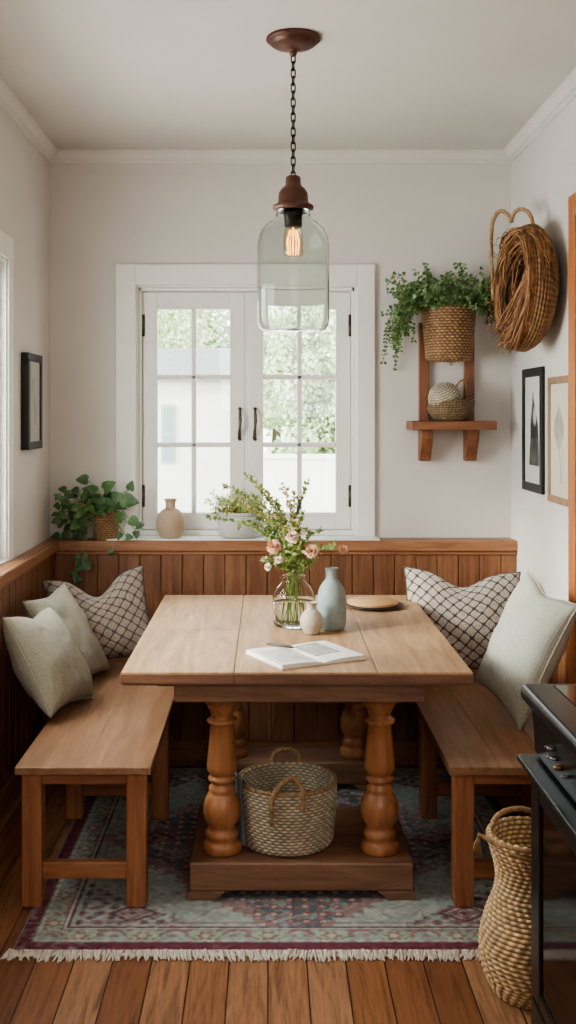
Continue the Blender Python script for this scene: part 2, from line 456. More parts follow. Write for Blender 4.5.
# low panel on the right wall behind the cushions
m = MB(); m.box2((XR - .012, 4.19, 0), (XR, WY, .76), 0); y = 4.19
while y < WY - .01:
    y2 = min(y + .104, WY); m.box2((XR - .022, y + .0015, .0), (XR - .008, y2 - .0015, .75), .004); y = y2
m.box2((XR - .035, 4.19, .745), (XR, WY, .79), .006)
st(m.build('trim_8', M['wains']))

# back window
win = MB()
CY = YB - .024
win.box2((-.76, CY, CAPZ + .006), (WX0 + .004, YB, 2.333), .003); win.box2((WX1 - .004, CY, CAPZ + .006), (.534, YB, 2.333), .003)
win.box2((WX0 + .004, CY, WZ1 - .004), (WX1 - .004, YB, 2.333), .003)
wo = st(win.build('window_1', M['window']))
j = MB()
for a, b in (((WX0, YB + .0, WZ0), (WX0 + .012, YB + .16, WZ1)), ((WX1 - .012, YB, WZ0), (WX1, YB + .16, WZ1)), ((WX0, YB, WZ1 - .012), (WX1, YB + .16, WZ1))): j.box2(a, b, .002)
for a, b in (((WX0 + .012, YB + .03, WZ0), (WX0 + .028, YB + .16, WZ1 - .012)), ((WX1 - .028, YB + .03, WZ0), (WX1 - .012, YB + .16, WZ1 - .012)), ((WX0 + .012, YB + .03, WZ1 - .03), (WX1 - .012, YB + .16, WZ1 - .012))): j.box2(a, b, .002)
j.build('window_jamb', M['window'], wo)
SY0_ = YB + .055; s = MB(); s.box2((-.79, CFY + .012, CAPZ), (.548, YB + .16, CAPZ + .007), .003); s.box2((WX0 + .002, SY0_ - .03, CAPZ + .006), (WX1 - .002, YB + .16, .9985), .004); s.build('window_sill', M['window'], wo)
SY = YB + .055
def sash(x0, x1, z0, z1, hinge):
    stile, top, bot = .076, .087, .085
    f = MB()
    f.box2((x0, SY, z0), (x0 + stile, SY + .045, z1), .004); f.box2((x1 - stile, SY, z0), (x1, SY + .045, z1), .004)
    f.box2((x0 + stile - .002, SY + .001, z1 - top), (x1 - stile + .002, SY + .044, z1), .004); f.box2((x0 + stile - .002, SY + .001, z0), (x1 - stile + .002, SY + .044, z0 + bot), .004)
    gx0, gx1, gz0, gz1 = x0 + stile, x1 - stile, z0 + bot, z1 - top
    xm = (gx0 + gx1) / 2; f.box2((xm - .0125, SY + .006, gz0), (xm + .0125, SY + .04, gz1), .005)
    for k in (1, 2):
        zz = gz0 + (gz1 - gz0) * k / 3; f.box2((gx0, SY + .006, zz - .0125), (gx1, SY + .04, zz + .0125), .005)
    so = f.build('window_sash', M['window'], wo)
    MB().box2((gx0 - .004, SY + .021, gz0 - .004), (gx1 + .004, SY + .025, gz1 + .004), 0).build('window_pane', M['pane'], so)
    hx = x0 if hinge < 0 else x1
    for zz in (z0 + .17, z1 - .17):
        h = MB(); h.tube([(hx - hinge * .004, SY - .006, zz - .055), (hx - hinge * .004, SY - .006, zz + .055)], .008, 10)
        h.box2((hx - .012, SY - .003, zz - .05), (hx + .012, SY + .002, zz + .05), .001); h.build('hinge', M['bronze'], so)
    # handle on the meeting stile
    kx = x1 - .026 if hinge < 0 else x0 + .034
    zc = P(245, 424, SY).z
    h = MB(); h.box((kx, SY - .003, zc), (.013, .006, .17), .003)
    pts = [(kx + .006 * math.sin(t * 5), SY - .006 - .034 * math.sin(PI * min(1, t * 1.05)) ** .7, zc + .08 - .16 * t) for t in [i / 16 for i in range(17)]]
    h.tube(pts, [.0038 + .0028 * math.sin(PI * i / 16) ** 2 + .0012 * math.sin(i * 2.2) for i in range(17)], 10)
    for zz in (.078, -.078): h.lathe([(0, -.008), (.009, -.004), (.009, .004), (0, .008)], 12, (kx, SY - .006, zc + zz))
    h.build('window_handle', M['bronze'], so)
    return so
sash(-.636, -.117, 1.0, 2.203, -1); sash(-.100, .419, 1.0, 2.203, 1)
m = MB(); m.box2((-.117, SY + .004, 1.0), (-.100, SY + .05, 2.203), .001); m.build('meeting_strip', M['window'], wo)

# left window
win = MB(); cx = XL + .009
win.box2((XL, LY1 - .002, CAPZ), (cx, LY1 + .08, LZ1 + .095), .003); win.box2((XL, LY0 - .075, CAPZ), (cx, LY0 + .002, LZ1 + .095), .003); win.box2((XL, LY0, LZ1 - .002), (cx, LY1, LZ1 + .095), .003)
wl = st(win.build('window_2', M['window']))
m = MB()
m.box2((XL - .16, LY1 - .014, LZ0), (XL, LY1, LZ1), .002); m.box2((XL - .16, LY0, LZ0), (XL, LY0 + .014, LZ1), .002); m.box2((XL - .16, LY0, LZ1 - .014), (XL, LY1, LZ1), .002)
m.box2((XL - .16, LY0, CAPZ), (XL + .004, LY1, LZ0 + .004), .002)
m.build('window_jamb', M['window'], wl)
m = MB(); sx = XL - .075
for a, b in ((LY0 + .014, (LY0 + LY1) / 2 - .002), ((LY0 + LY1) / 2 + .002, LY1 - .014)):
    m.box2((sx, a, LZ0 + .004), (sx + .042, a + .06, LZ1 - .014), .004); m.box2((sx, b - .06, LZ0 + .004), (sx + .042, b, LZ1 - .014), .004)
    m.box2((sx + .001, a + .05, LZ0 + .004), (sx + .041, b - .05, LZ0 + .085), .004); m.box2((sx + .001, a + .05, LZ1 - .09), (sx + .041, b - .05, LZ1 - .014), .004)
    yc = (a + b) / 2; m.box2((sx + .006, yc - .011, LZ0 + .08), (sx + .036, yc + .011, LZ1 - .08), .004)
    for k in (1, 2):
        zz = LZ0 + .085 + (LZ1 - LZ0 - .175) * k / 3; m.box2((sx + .006, a + .05, zz - .011), (sx + .036, b - .05, zz + .011), .004)
so = m.build('window_sash', M['window'], wl)
MB().box2((sx + .018, LY0 + .06, LZ0 + .07), (sx + .022, LY1 - .06, LZ1 - .08), 0).build('window_pane', M['pane'], so)

# wooden door and casing on the right wall
m = MB(); DX = XR - .04
m.box2((DX, 4.10, 0), (XR, 4.19, 2.436), .004); m.box2((DX, 3.10, 0), (XR, 3.19, 2.436), .004); m.box2((DX, 3.19, 2.346), (XR, 4.10, 2.436), .004)
d = st(m.build('door_1', M['casing']))
m = MB(); m.box2((XR - .02, 3.19, .005), (XR, 4.10, 2.346), .002)
for y0, y1 in ((3.27, 3.60), (3.69, 4.02)):
    for z0, z1 in ((.2, 1.0), (1.15, 2.2)): m.box2((XR - .028, y0, z0), (XR - .012, y1, z1), .007)
dl = m.build('door_leaf', M['door'], d)
MB().tube([(XR - .05, 3.26, 1.02), (XR - .05, 3.36, 1.02)], .009, 10).tube([(XR - .02, 3.26, 1.02), (XR - .05, 3.26, 1.02)], .01, 10).build('door_handle', M['bronze'], dl)

# built-in window seat along the back wall
m = MB(); x = XL + .07
seat_root = thing('window_seat', 'dark wooden built-in bench box along the back wall behind the table', 'bench', (0, 4.87, 0))
b = MB(); b.box2((WLX + .02, .012, .09), (XR - .04, .03, .42), 0)
while x < XR - .05:
    x2 = min(x + .104, XR - .045); b.box2((x + .0015, 0, .09), (x2 - .0015, .016, .42), .004); x = x2
b.build('front_panel', M['wains'], seat_root)
MB().box2((WLX + .02, .006, 0), (XR - .04, .03, .092), .004).build('plinth', M['cap'], seat_root)
MB().box2((WLX + .02, -.01, .42), (XR - .04, WY - 4.87 - .008, .46), .006).build('seat', M['cap'], seat_root)

# ------------------------------------------------------------------ rug
RX0, RX1, RY0, RY1, RZ = -.753, .945, 3.135, 4.80, .007
def ruggrid():
    nx, ny = 360, 350
    X, Y = np.meshgrid(np.linspace(RX0, RX1, nx), np.linspace(RY0, RY1, ny))
    ex = np.minimum(X - RX0, RX1 - X); ey = np.minimum(Y - RY0, RY1 - Y); e = np.minimum(ex, ey)
    rng = np.random.RandomState(3)
    def nz(cells, seed):
        r = np.random.RandomState(seed).rand(cells + 2, cells + 2)
        u = (X - RX0) / (RX1 - RX0) * cells; v = (Y - RY0) / (RY1 - RY0) * cells
        i = u.astype(int); j = v.astype(int); fu = u - i; fv = v - j; fu = fu * fu * (3 - 2 * fu); fv = fv * fv * (3 - 2 * fv)
        return (r[j, i] * (1 - fu) + r[j, i + 1] * fu) * (1 - fv) + (r[j + 1, i] * (1 - fu) + r[j + 1, i + 1] * fu) * fv
    N1 = nz(9, 1); N2 = nz(40, 2); N3 = nz(120, 4); N4 = nz(70, 5)
    cx_, cy_ = (RX0 + RX1) / 2, (RY0 + RY1) / 2
    col = np.zeros((ny, nx, 3)); L = lambda h: np.array(lin(h)[:3])
    grey = L('#a9b0a9'); teal = L('#939f9c'); maroon = L('#6b2a3c'); rose = L('#956a68'); navy = L('#515d68'); red = L('#96584f'); cream = L('#c3c0b3'); sage = L('#a0ab9e')
    def put(mask, c, a=1.0):
        mk = (mask.astype(float) if mask.dtype == bool else mask) * a
        col[:] = col * (1 - mk[..., None]) + np.asarray(c) * mk[..., None]
    col[:] = grey; put(N1, teal, .55)
    put(np.clip((N2 - .55) * 3, 0, 1), cream, .5)
    # faint vine work over the field
    vine = np.abs(np.sin(X * 38 + 3 * np.sin(Y * 21)) * np.sin(Y * 42 + 3 * np.sin(X * 19)))
    put((vine > .78) & (N2 > .5), L('#8b9292'), .5)
    put((vine > .92) & (N2 > .62), rose, .35)
    # medallion: stepped lozenge
    ax = np.abs(X - cx_); ay = np.abs(Y - cy_)
    step = .035
    lo = np.floor(ax / step) * step / .62 + np.floor(ay / step) * step / .72
    def orn(s, ph=0): return np.sin(X * s + ph) * np.sin(Y * s + ph * 1.3)
    md = lo < 1.0
    put(md, navy, .85); put(md & (N2 > .6), teal, .7)
    o = np.abs(orn(62, .4)); put(md & (o > .55), red, .85); put(md & (o > .82), cream, .7)
    o2 = np.abs(np.sin((X + Y) * 48) * np.sin((X - Y) * 48)); put(md & (o2 > .72), rose, .8)
    put((lo < .62), red, .45); put((lo < .62) & (o2 > .5), navy, .8); put((lo < .60) & (o > .7), cream, .7)
    put((lo < .3), L('#7b7f80'), .8); put((lo < .3) & (o > .5), maroon, .8)
    put((lo >= 1.0) & (lo < 1.09) & (N2 > .3), rose, .7)
    # corner pieces
    cxn = ex - .16; cyn = ey - .14
    cor = (cxn > 0) & (cyn > 0) & (np.floor(cxn / .03) * .03 / .34 + np.floor(cyn / .03) * .03 / .30 < 1)
    put(cor & (o2 > .45), rose, .6); put(cor & (o > .6), navy, .6); put(cor & (o2 > .85), maroon, .7)
    for sx_ in (-.52, .52):
        for sy_ in (-.6, 0, .6):
            dd = np.abs(X - cx_ - sx_) / .085 + np.abs(Y - cy_ - sy_) / .065
            put((dd < 1) & (dd > .72), maroon, .8); put((dd < .55) & (dd > .3), rose, .9); put(dd < .2, maroon, .8)
    # border
    bd = e < .145
    along = np.where(ey < ex, X - cx_, Y - cy_)
    put(bd, sage, .9); put(bd, teal, .35)
    t = (e - .088) / .042; s_ = ((along / .19) % 1.0 - .5) * .19 / .042
    rr = np.sqrt(t * t + s_ * s_); th = np.arctan2(t, s_)
    fl = rr < 1.0 + .22 * np.cos(6 * th)
    zz = np.abs(t - .9 * np.sin(along * 2 * PI / .19 + PI / 2)) < .22
    put(bd & zz, rose, .8); put(bd & (np.abs(np.sin(along * 70) * np.sin(e * 90)) > .62) & ~fl, rose, .7)
    put(bd & fl, L('#9fae9a'), .95); put(bd & (rr < .62 + .15 * np.cos(6 * th)), rose, .75); put(bd & (rr < .3), cream, .8)
    put((e < .145) & (e > .136), maroon, .8); put((e < .133) & (e > .126), cream, .7); put((e < .126) & (e > .121), maroon, .6)
    put((e < .172) & (e > .166), rose, .7)
    put((e < .060) & (e > .054), cream, .7)
    put(e < .047, maroon, .95); put((e < .051) & (e > .046), navy, .6)
    wear = np.clip((N1 * .6 + N3 * .6 - .62) * 2.2, 0, 1); put(wear, L('#abb0a9'), .42)
    col *= (.92 + .45 * N3)[..., None]
    Z = RZ + .0012 * N3 - .004 * (e < .006)
    vs = np.stack([X, Y, Z], -1).reshape(-1, 3)
    idx = np.arange(nx * ny).reshape(ny, nx)
    f = np.stack([idx[:-1, :-1], idx[:-1, 1:], idx[1:, 1:], idx[1:, :-1]], -1).reshape(-1, 4)
    m = MB(); m.v = vs.tolist(); m.f = f.tolist(); m.smooth = [True] * len(m.f); m.c = col.reshape(-1, 3).tolist()
    return m
rug = thing('area_rug', 'faded grey-blue patterned rug with maroon border under the table', 'rug', (0, 0, 0))
ruggrid().build('rug_pile', M['rug'], rug)
b = MB(); b.box2((RX0, RY0, .0005), (RX1, RY1, RZ - .003), 0); b.build('rug_backing', M['cloth'], rug)
def fringe(ye, sgn):
    m = MB(); x = RX0 - .03; rr = random.Random(5)
    m.box2((RX0 - .005, ye - .004 if sgn > 0 else ye - .028, .001), (RX1 + .005, ye + .012 if sgn > 0 else ye + .004, .008), .003)
    while x < RX1 + .02:
        g = .5 + .5 * fbm(x, 0, 9.0)
        L = .036 + .03 * g + rr.uniform(-.008, .01); dx = rr.uniform(-.02, .02) + .03 * (fbm(x, 5, 5.0))
        x0 = min(max(x, RX0), RX1)
        pts = [(x0, ye, .006), (x0 + dx * .35, ye + sgn * L * .35, .010 + .006 * rr.random()), (x0 + dx * .7, ye + sgn * L * .7, .005), (x0 + dx, ye + sgn * L, .0035)]
        m.tube(pts, [.0036, .0042, .0036, .0022], 5)
        x += .0052
    return m
fringe(RY0, -1).build('fringe', M['fringe'], rug, kind='stuff')

# ------------------------------------------------------------------ table
TX0, TX1, TY0, TY1, TZ = -.471, .655, 3.398, 4.865, .76
tb = thing('dining_table', 'light brown plank-topped dining table on four thick turned legs and low plinths', 'table', (.092, 3.46, RZ))
def loc(o, p): return (p[0] - o.location.x, p[1] - o.location.y, p[2] - o.location.z)
class Rel(MB):
    def __init__(s, root): super().__init__(); s.root = root
    def build(s, name, mat, parent=None, **k):
        r = s.root.location; s.v = [(v[0] - r.x, v[1] - r.y, v[2] - r.z) for v in s.v]
        return super().build(name, mat, parent if parent is not None else s.root, **k)
m = Rel(tb)
for x0, x1, cuts in ((TX0, -.108, [TY0, 4.07, TY1]), (-.108, .352, [TY0, TY1]), (.352, TX1, [TY0, 3.72, TY1])):
    for y0, y1 in zip(cuts, cuts[1:]):
        m.box2((x0 + .0012, y0 + .001, TZ - .0365), (x1 - .0012, y1 - .001, TZ), .0035)
m.box2((TX0 + .004, TY0 + .006, TZ - .035), (TX1 - .004, TY1 - .006, TZ - .004), 0)
top = m.build('tabletop', M['table_top'])
m = Rel(tb)
for x0, x1 in ((TX0 + .001, -.1085), (-.1075, .099), (.1, .334), (.335, TX1 - .001)): m.box2((x0, TY0 - .003, TZ - .0355), (x1, TY0 + .004, TZ - .0055), .0015)
m.build('edge_band', M['table_base'])
m = Rel(tb); ez = TZ - .037
m.box2((TX0 + .006, TY0 + .005, ez - .006), (TX1 - .006, TY1 - .005, ez), .002)
# apron with chamfered shoulders
ax0, ax1 = -.303, .506
m.box2((ax0, 3.44, .653), (ax1, 3.47, ez - .005), .004); m.box2((ax0, 4.74, .653), (ax1, 4.77, ez - .005), .004)
m.box2((ax0, 3.47, .653), (ax0 + .03, 4.74, ez - .005), .004); m.box2((ax1 - .03, 3.47, .653), (ax1, 4.74, ez - .005), .004)
m.box2((ax0 - .06, 3.45, ez - .022), (ax1 + .06, 4.76, ez - .004), .008)
m.build('apron', M['table_base'])
prof = [(0, .127), (.063, .127), (.065, .134), (.065, .150), (.060, .158), (.051, .163), (.050, .170), (.055, .178), (.056, .190), (.051, .198), (.045, .204),
        (.047, .212), (.058, .232), (.0635, .255), (.0635, .275), (.058, .298), (.047, .318), (.043, .324), (.045, .330), (.044, .340), (.035, .350), (.034, .357),
        (.045, .362), (.047, .368), (.045, .374), (.037, .379), (.042, .386), (.051, .398), (.052, .412), (.048, .45), (.043, .50), (.040, .548), (.044, .552), (.050, .556), (.051, .562), (.049, .567),
        (.036, .572), (.037, .582), (.043, .598), (.048, .604), (.047, .610), (.056, .620), (.063, .630), (.064, .638), (.064, .700), (0, .700)]
for lx, ly in ((-.153, 3.565), (.373, 3.565), (-.153, 4.565), (.373, 4.565)):
    m = MB(); m.lathe(prof, 44); m.build('leg', M['leg'], tb, loc=loc(tb, (lx, ly, 0)))
BX0, BX1 = -.255, .472
for y0, y1 in ((3.46, 3.97), (4.46, 4.68)):
    m = Rel(tb); m.box2((BX0, y0, .035), (BX1, y1, .127), .006)
    m.build('plinth', M['table_base'])
    for xs in (-1, 1):
        m = Rel(tb); xe = BX0 - .006 if xs < 0 else BX1 + .006; xi = xe - xs * .085; xt = xe - xs * .125
        m.prism([(xe, RZ), (xi, RZ), (xt, .036), (xe, .036)], y0 - .005, y1 + .005, 'y', .002); m.build('foot', M['table_base'])

# ------------------------------------------------------------------ benches
def make_bench(name, label, x0, x1, yf, ye, group=None):
    b = thing(name, label, 'bench', ((x0 + x1) / 2, yf, RZ), group='side benches')
    m = Rel(b)
    if group == 'plain':
        m.box2((x0, yf, .436), (x1, ye, .462), .004)
    else:
        w3 = (x1 - x0) / 3
        for k in range(3): m.box2((x0 + w3 * k + .0003 * (k > 0), yf, .436), (x0 + w3 * (k + 1) - .0003 * (k < 2), ye, .462), .0018)
        m.box2((x0 + .003, yf + .004, .438), (x1 - .003, ye - .004, .459), 0)
    m.build('seat', M['seat'])
    rear = 4.15
    for lx in (x0 + .018, x1 - .018 - .064):
        for ly in (yf + .02, rear):
            m = Rel(b); m.box2((lx, ly, RZ), (lx + .064, ly + .064, .437), .005); m.build('leg', M['bench'])
    for ly in (yf + .036, rear + .016):
        m = Rel(b); m.box2((x0 + .08, ly, .395), (x1 - .08, ly + .03, .437), .003); m.build('apron', M['benchx'])
        m = Rel(b); m.box2((x0 + .08, ly, .092), (x1 - .08, ly + .032, .146), .004); m.build('stretcher', M['benchx'])
    for lx in (x0 + .03, x1 - .06):
        m = Rel(b); m.box2((lx, yf + .084, .395), (lx + .03, rear, .437), .003); m.build('side_apron', M['benchy'])
    return b
make_bench('wooden_bench', 'plain wooden bench on square legs left of the table, under the beige cushions', -.805, -.371, 3.385, 4.84, 'plain')
make_bench('wooden_bench', 'darker-topped wooden bench right of the table, partly hidden by the black stove', .577, 1.07, 3.385, 4.84)

# ------------------------------------------------------------------ pillows
def pillow(name, label, w, h, t, mat, center, normal, roll=0, dent=0.0, lean_noise=1.0, seed=0, skew=0.0, group=None, pipe=None):
    n = 40; m = MB(); uv = []; idx = {}
    def surf(u, v, side):
        pin = .085
        x = w / 2 * u * (1 - pin * (1 - v * v) * u * u); z = h / 2 * v * (1 - pin * (1 - u * u) * v * v)
        k = ((1 - u * u) * (1 - v * v))
        th = t / 2 * (k ** .42 if k > 0 else 0)
        th *= 1 + .10 * math.cos(u * 2.2 + seed)
        wr = .010 * lean_noise * fbm(u * 1.3 + seed * 7.1, v * 1.3 + side, 1.4) * min(1, k * 4)
        y = side * th + wr
        if dent:
            g = math.exp(-(u / .38) ** 2) * max(0, (v + .25) / 1.25) ** 1.6
            z -= dent * g; y *= 1 - .25 * g
            x += 0
        x += skew * v * abs(v) * w * .1
        # weight: the lower edge rests flat
        if v < -.55: z += (-.55 - v) * h * .04 * (1 - u * u)
        return Vector((x, y, z))
    for side in (-1, 1):
        for i in range(n + 1):
            for j_ in range(n + 1):
                u = -1 + 2 * i / n; v = -1 + 2 * j_ / n
                u = math.sin(u * PI / 2) * .35 + u * .65; v = math.sin(v * PI / 2) * .35 + v * .65
                edge = i in (0, n) or j_ in (0, n)
                if edge and side == 1: idx[(side, i, j_)] = idx[(-1, i, j_)]; continue
                idx[(side, i, j_)] = len(m.v); m.v.append(tuple(surf(u, v, side))); uv.append((u * w / .9 + .5, v * h / .9 + .5))
        for i in range(n):
            for j_ in range(n):
                m.f.append((idx[(side, i, j_)], idx[(side, i + 1, j_)], idx[(side, i + 1, j_ + 1)], idx[(side, i, j_ + 1)])); m.smooth.append(True)
    m.uv = uv
    root = thing(name, label, 'cushion', group=group)
    nv = Vector(normal).normalized()           # the front (local -y) looks along this
    y = -nv; z = Vector((0, 0, 1)); z = (z - y * z.dot(y)).normalized(); x = y.cross(z)
    mat3 = Matrix((x, y, z)).transposed() @ Matrix.Rotation(roll, 3, 'Y')
    zmin = min((mat3 @ Vector(v)).z for v in m.v); root.rotation_euler = mat3.to_euler(); root.location = (center[0], center[1], .4635 - zmin)
    m.build('cushion_cover', mat, root)
    ring = [idx[(-1, i, 0)] for i in range(n)] + [idx[(-1, n, j_)] for j_ in range(n)] + [idx[(-1, i, n)] for i in range(n, 0, -1)] + [idx[(-1, 0, j_)] for j_ in range(n, 0, -1)]
    p = MB(); p.tube([m.v[i] for i in ring], .0034, 6, closed=True, twist=300, lobes=2, amp=.25); p.build('seam', pipe or mat, root)
    return root
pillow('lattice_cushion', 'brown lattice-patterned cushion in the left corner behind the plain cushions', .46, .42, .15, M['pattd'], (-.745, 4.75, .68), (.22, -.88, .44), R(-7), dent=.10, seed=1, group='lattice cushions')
pillow('plain_cushion', 'beige-green linen cushion on the left bench, between front cushion and lattice cushion', .38, .42, .13, M['sage'], (-.835, 4.46, .66), (.84, -.24, .50), R(-3), dent=.01, seed=2, group='plain cushions')
pillow('plain_cushion', 'frontmost beige-green linen cushion leaning at the left end of the left bench', .39, .40, .19, M['sage'], (-.832, 4.06, .64), (.85, -.16, .50), R(5), dent=.02, seed=3, group='plain cushions')
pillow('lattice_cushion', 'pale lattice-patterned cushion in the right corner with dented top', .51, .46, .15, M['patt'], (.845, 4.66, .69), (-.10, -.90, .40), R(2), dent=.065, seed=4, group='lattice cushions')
pillow('plain_cushion', 'pale grey-green textured cushion on the right bench in front of lattice cushion', .42, .49, .16, M['sage2'], (.952, 3.97, .68), (-.90, -.24, .38), R(10), dent=.02, seed=5, group='plain cushions')

# ------------------------------------------------------------------ woven things
def resample(prof, m):
    pts = [Vector((r, z, 0)) for r, z in prof]; L = [0]
    for a, b in zip(pts, pts[1:]): L.append(L[-1] + (b - a).length)
    out = []; k = 0
    for i in range(m + 1):
        s = L[-1] * i / m
        while k < len(L) - 2 and L[k + 1] < s: k += 1
        f = (s - L[k]) / max(1e-9, L[k + 1] - L[k]); out.append(tuple((pts[k].lerp(pts[k + 1], f)))[:2])
    return out, L[-1]
def smoothp(pts, n=6):
    """Catmull-Rom through the points"""
    out = []
    P_ = [Vector(p) for p in pts]; P_ = [P_[0] * 2 - P_[1]] + P_ + [P_[-1] * 2 - P_[-2]]
    for i in range(1, len(P_) - 2):
        a, b, c, d_ = P_[i - 1:i + 3]
        for k in range(n):
            t = k / n; out.append(.5 * ((2 * b) + (c - a) * t + (2 * a - 5 * b + 4 * c - d_) * t * t + (3 * b - a - 3 * c + d_) * t ** 3))
    out.append(P_[-2]); return out
def weave(prof, rowh, stakes, amp, cl, cd, style='plain', per=5, sub=5, seed=0, squash=None):
    pr, L = resample(prof, max(8, int(sum(math.dist(a, b) for a, b in zip(prof, prof[1:])) / rowh * sub)))
    rows = (len(pr) - 1) / sub; nth = stakes * per; m = MB(); rr = random.Random(seed)
    tone = {}
    lc, dc = np.array(lin(cl)[:3]), np.array(lin(cd)[:3])
    M_ = len(pr)
    for j in range(M_):
        r, z = pr[j]; a = pr[max(j - 1, 0)]; b = pr[min(j + 1, M_ - 1)]
        tx, tz = b[0] - a[0], b[1] - a[1]; l = math.hypot(tx, tz) or 1; nx_, nz_ = tz / l, -tx / l
        k = j // sub; f = (j % sub) / sub; ridge = math.sin(PI * f) ** .7
        for i in range(nth):
            th = 2 * PI * i / nth
            if style == 'plain': bul = math.cos(stakes / 2 * 2 * PI * i / nth * 1.0 + PI * k)
            elif style == 'twill':
                ph = (k % 12); ph = ph if ph < 6 else 12 - ph
                bul = math.cos(stakes / 2 * th + ph * PI / 2)
            else: bul = math.cos(stakes * th - k * .9)
            q = ridge * (.5 + .5 * bul)
            dsp = amp * (.45 * ridge + .75 * q) + amp * .25 * fbm(th * 6, z * 40, 1.0, 2)
            key = (k, int(i / per + (k % 2) * .5)); tn = tone.setdefault(key, rr.uniform(.78, 1.08))
            rad = max(0, r + nx_ * dsp) if r > 1e-4 else 0
            x, y = rad * math.cos(th), rad * math.sin(th)
            m.v.append((x, y, z + nz_ * dsp))
            w_ = min(1, max(0, .12 + .88 * (.35 * ridge + .65 * q) * 1.25)); c = (dc * (1 - w_) + lc * w_) * tn; m.c.append(tuple(c))
    for j in range(M_ - 1):
        for i in range(nth):
            k = (i + 1) % nth; m.f.append((j * nth + i, j * nth + k, (j + 1) * nth + k, (j + 1) * nth + i)); m.smooth.append(True)
    return m
def rope(pts, r, n=8, dens=4):
    m = MB(); sp = smoothp(pts, dens); m.tube(sp, r, 10, twist=PI / (r * 5), lobes=3, amp=.22); return m

# basket on the plinth under the table
bk = thing('round_basket', 'round grey-tan woven basket with rope handles standing between the table legs', 'basket', (.066, 3.645, .1275))
pr = [(0, .004), (.13, .002), (.146, .006), (.152, .02), (.160, .09), (.164, .16), (.166, .215), (.163, .222), (.157, .222), (.155, .21), (.150, .12), (.142, .02), (.12, .014), (0, .012)]
bk.scale = (1, 1, .96)
weave(pr, .0105, 76, .0045, '#dccbb0', '#5a4a3a', 'plain', 4, 5, 1).build('basket_body', M['weave'], bk)
m = MB(); m.tube([(.164 * math.cos(a), .164 * math.sin(a), .222) for a in [2 * PI * i / 160 for i in range(160)]], .0062, 8, closed=True, twist=260, lobes=2, amp=.2); m.build('rim', M['rope'], bk)
m = rope([(-.045, .158, .20), (-.05, .163, .235), (-.035, .165, .262), (.0, .166, .272), (.032, .165, .262), (.046, .163, .235), (.042, .158, .20)], .0085); m.build('handle', M['rope'], bk)
m = rope([(-.052, -.170, .150), (-.056, -.173, .185), (-.048, -.170, .222), (-.028, -.158, .250), (.0, -.14, .266), (.022, -.13, .262), (.045, -.148, .238), (.05, -.163, .215), (.046, -.171, .17)], .0085)
for t_ in range(7):
    m.tube([(-.052, -.172, .15), (-.052 + .004 * (t_ - 3), -.176 - .001 * (t_ % 2), .125 - .003 * (t_ % 3))], [.003, .0015], 5)
m.build('handle', M['rope'], bk)

# cloth hanging over the basket's left side
m = MB(); uvv = []
nu, nv = 14, 30; base = Vector(bk.location)
for i in range(nv + 1):
    s_ = i / nv
    for j_ in range(nu + 1):
        a = PI * 1.10 + (j_ / nu - .5) * (.42 + .15 * s_)
        if s_ < .2: rr_ = .150 + .029 * (s_ / .2); z_ = .20 + .04 * math.sin(s_ / .2 * PI / 2)
        else: rr_ = .179 + .004 * math.sin(j_ * 1.3) * s_ - .012 * (s_ - .2); z_ = .24 - (s_ - .2) / .8 * .205 - .02 * (j_ / nu)
        m.v.append((base.x + rr_ * math.cos(a), base.y + rr_ * math.sin(a), base.z + z_))
for i in range(nv):
    for j_ in range(nu):
        o = i * (nu + 1) + j_; m.f.append((o, o + 1, o + nu + 2, o + nu + 1)); m.smooth.append(True)
clo = m.build('hanging_cloth', M['cloth'])
tag(clo, 'grey-blue cloth hanging over the left rim of the basket under the table', 'cloth')

# tall basket beside the stove
bt = thing('waisted_basket', 'tall straw-coloured waisted woven basket on the floor beside the black stove', 'basket', (.722, 2.93, 0))
pr = [(0, .004), (.085, .002), (.105, .008), (.122, .04), (.138, .09), (.143, .14), (.138, .20), (.122, .26), (.104, .315), (.096, .36), (.099, .41), (.110, .455), (.119, .49), (.122, .505), (.118, .511), (.111, .507), (.103, .46), (.090, .40), (.088, .34), (.112, .26), (.13, .15), (.09, .02), (0, .016)]
pr = [tuple(v)[:2] for v in smoothp([(a, b, 0) for a, b in pr], 4)]
KZ = .84; pr = [(max(0, a) * .95, b * KZ) for a, b in pr]
weave(pr, .0125, 60, .0060, '#f6d3a0', '#6a4428', 'twill', 4, 5, 2).build('basket_body', M['weave'], bt)
m = MB(); m.tube([(.114 * math.cos(a), .114 * math.sin(a), .508 * KZ) for a in [2 * PI * i / 150 for i in range(150)]], .0075, 9, closed=True, twist=230, lobes=3, amp=.2); m.build('rim', M['rope'], bt)
m = rope([(-.085, .06, .41), (-.088, .07, .435), (-.06, .095, .452), (-.01, .112, .458), (.035, .108, .447), (.05, .09, .41)], .0075); m.build('handle', M['rope'], bt)
m = rope([(.02, -.112, .402), (-.03, -.110, .405), (-.07, -.092, .412), (-.10, -.06, .42), (-.135, -.035, .434), (-.152, -.03, .440)], .0055)
for t_ in range(9): m.tube([(-.149, -.03, .438), (-.153 + .002 * (t_ - 4), -.03 + .002 * (t_ % 3), .412), (-.152 + .003 * (t_ - 4), -.03, .385 - .004 * (t_ % 3))], [.003, .0025, .0015], 5)
m.build('strap', M['rope'], bt)

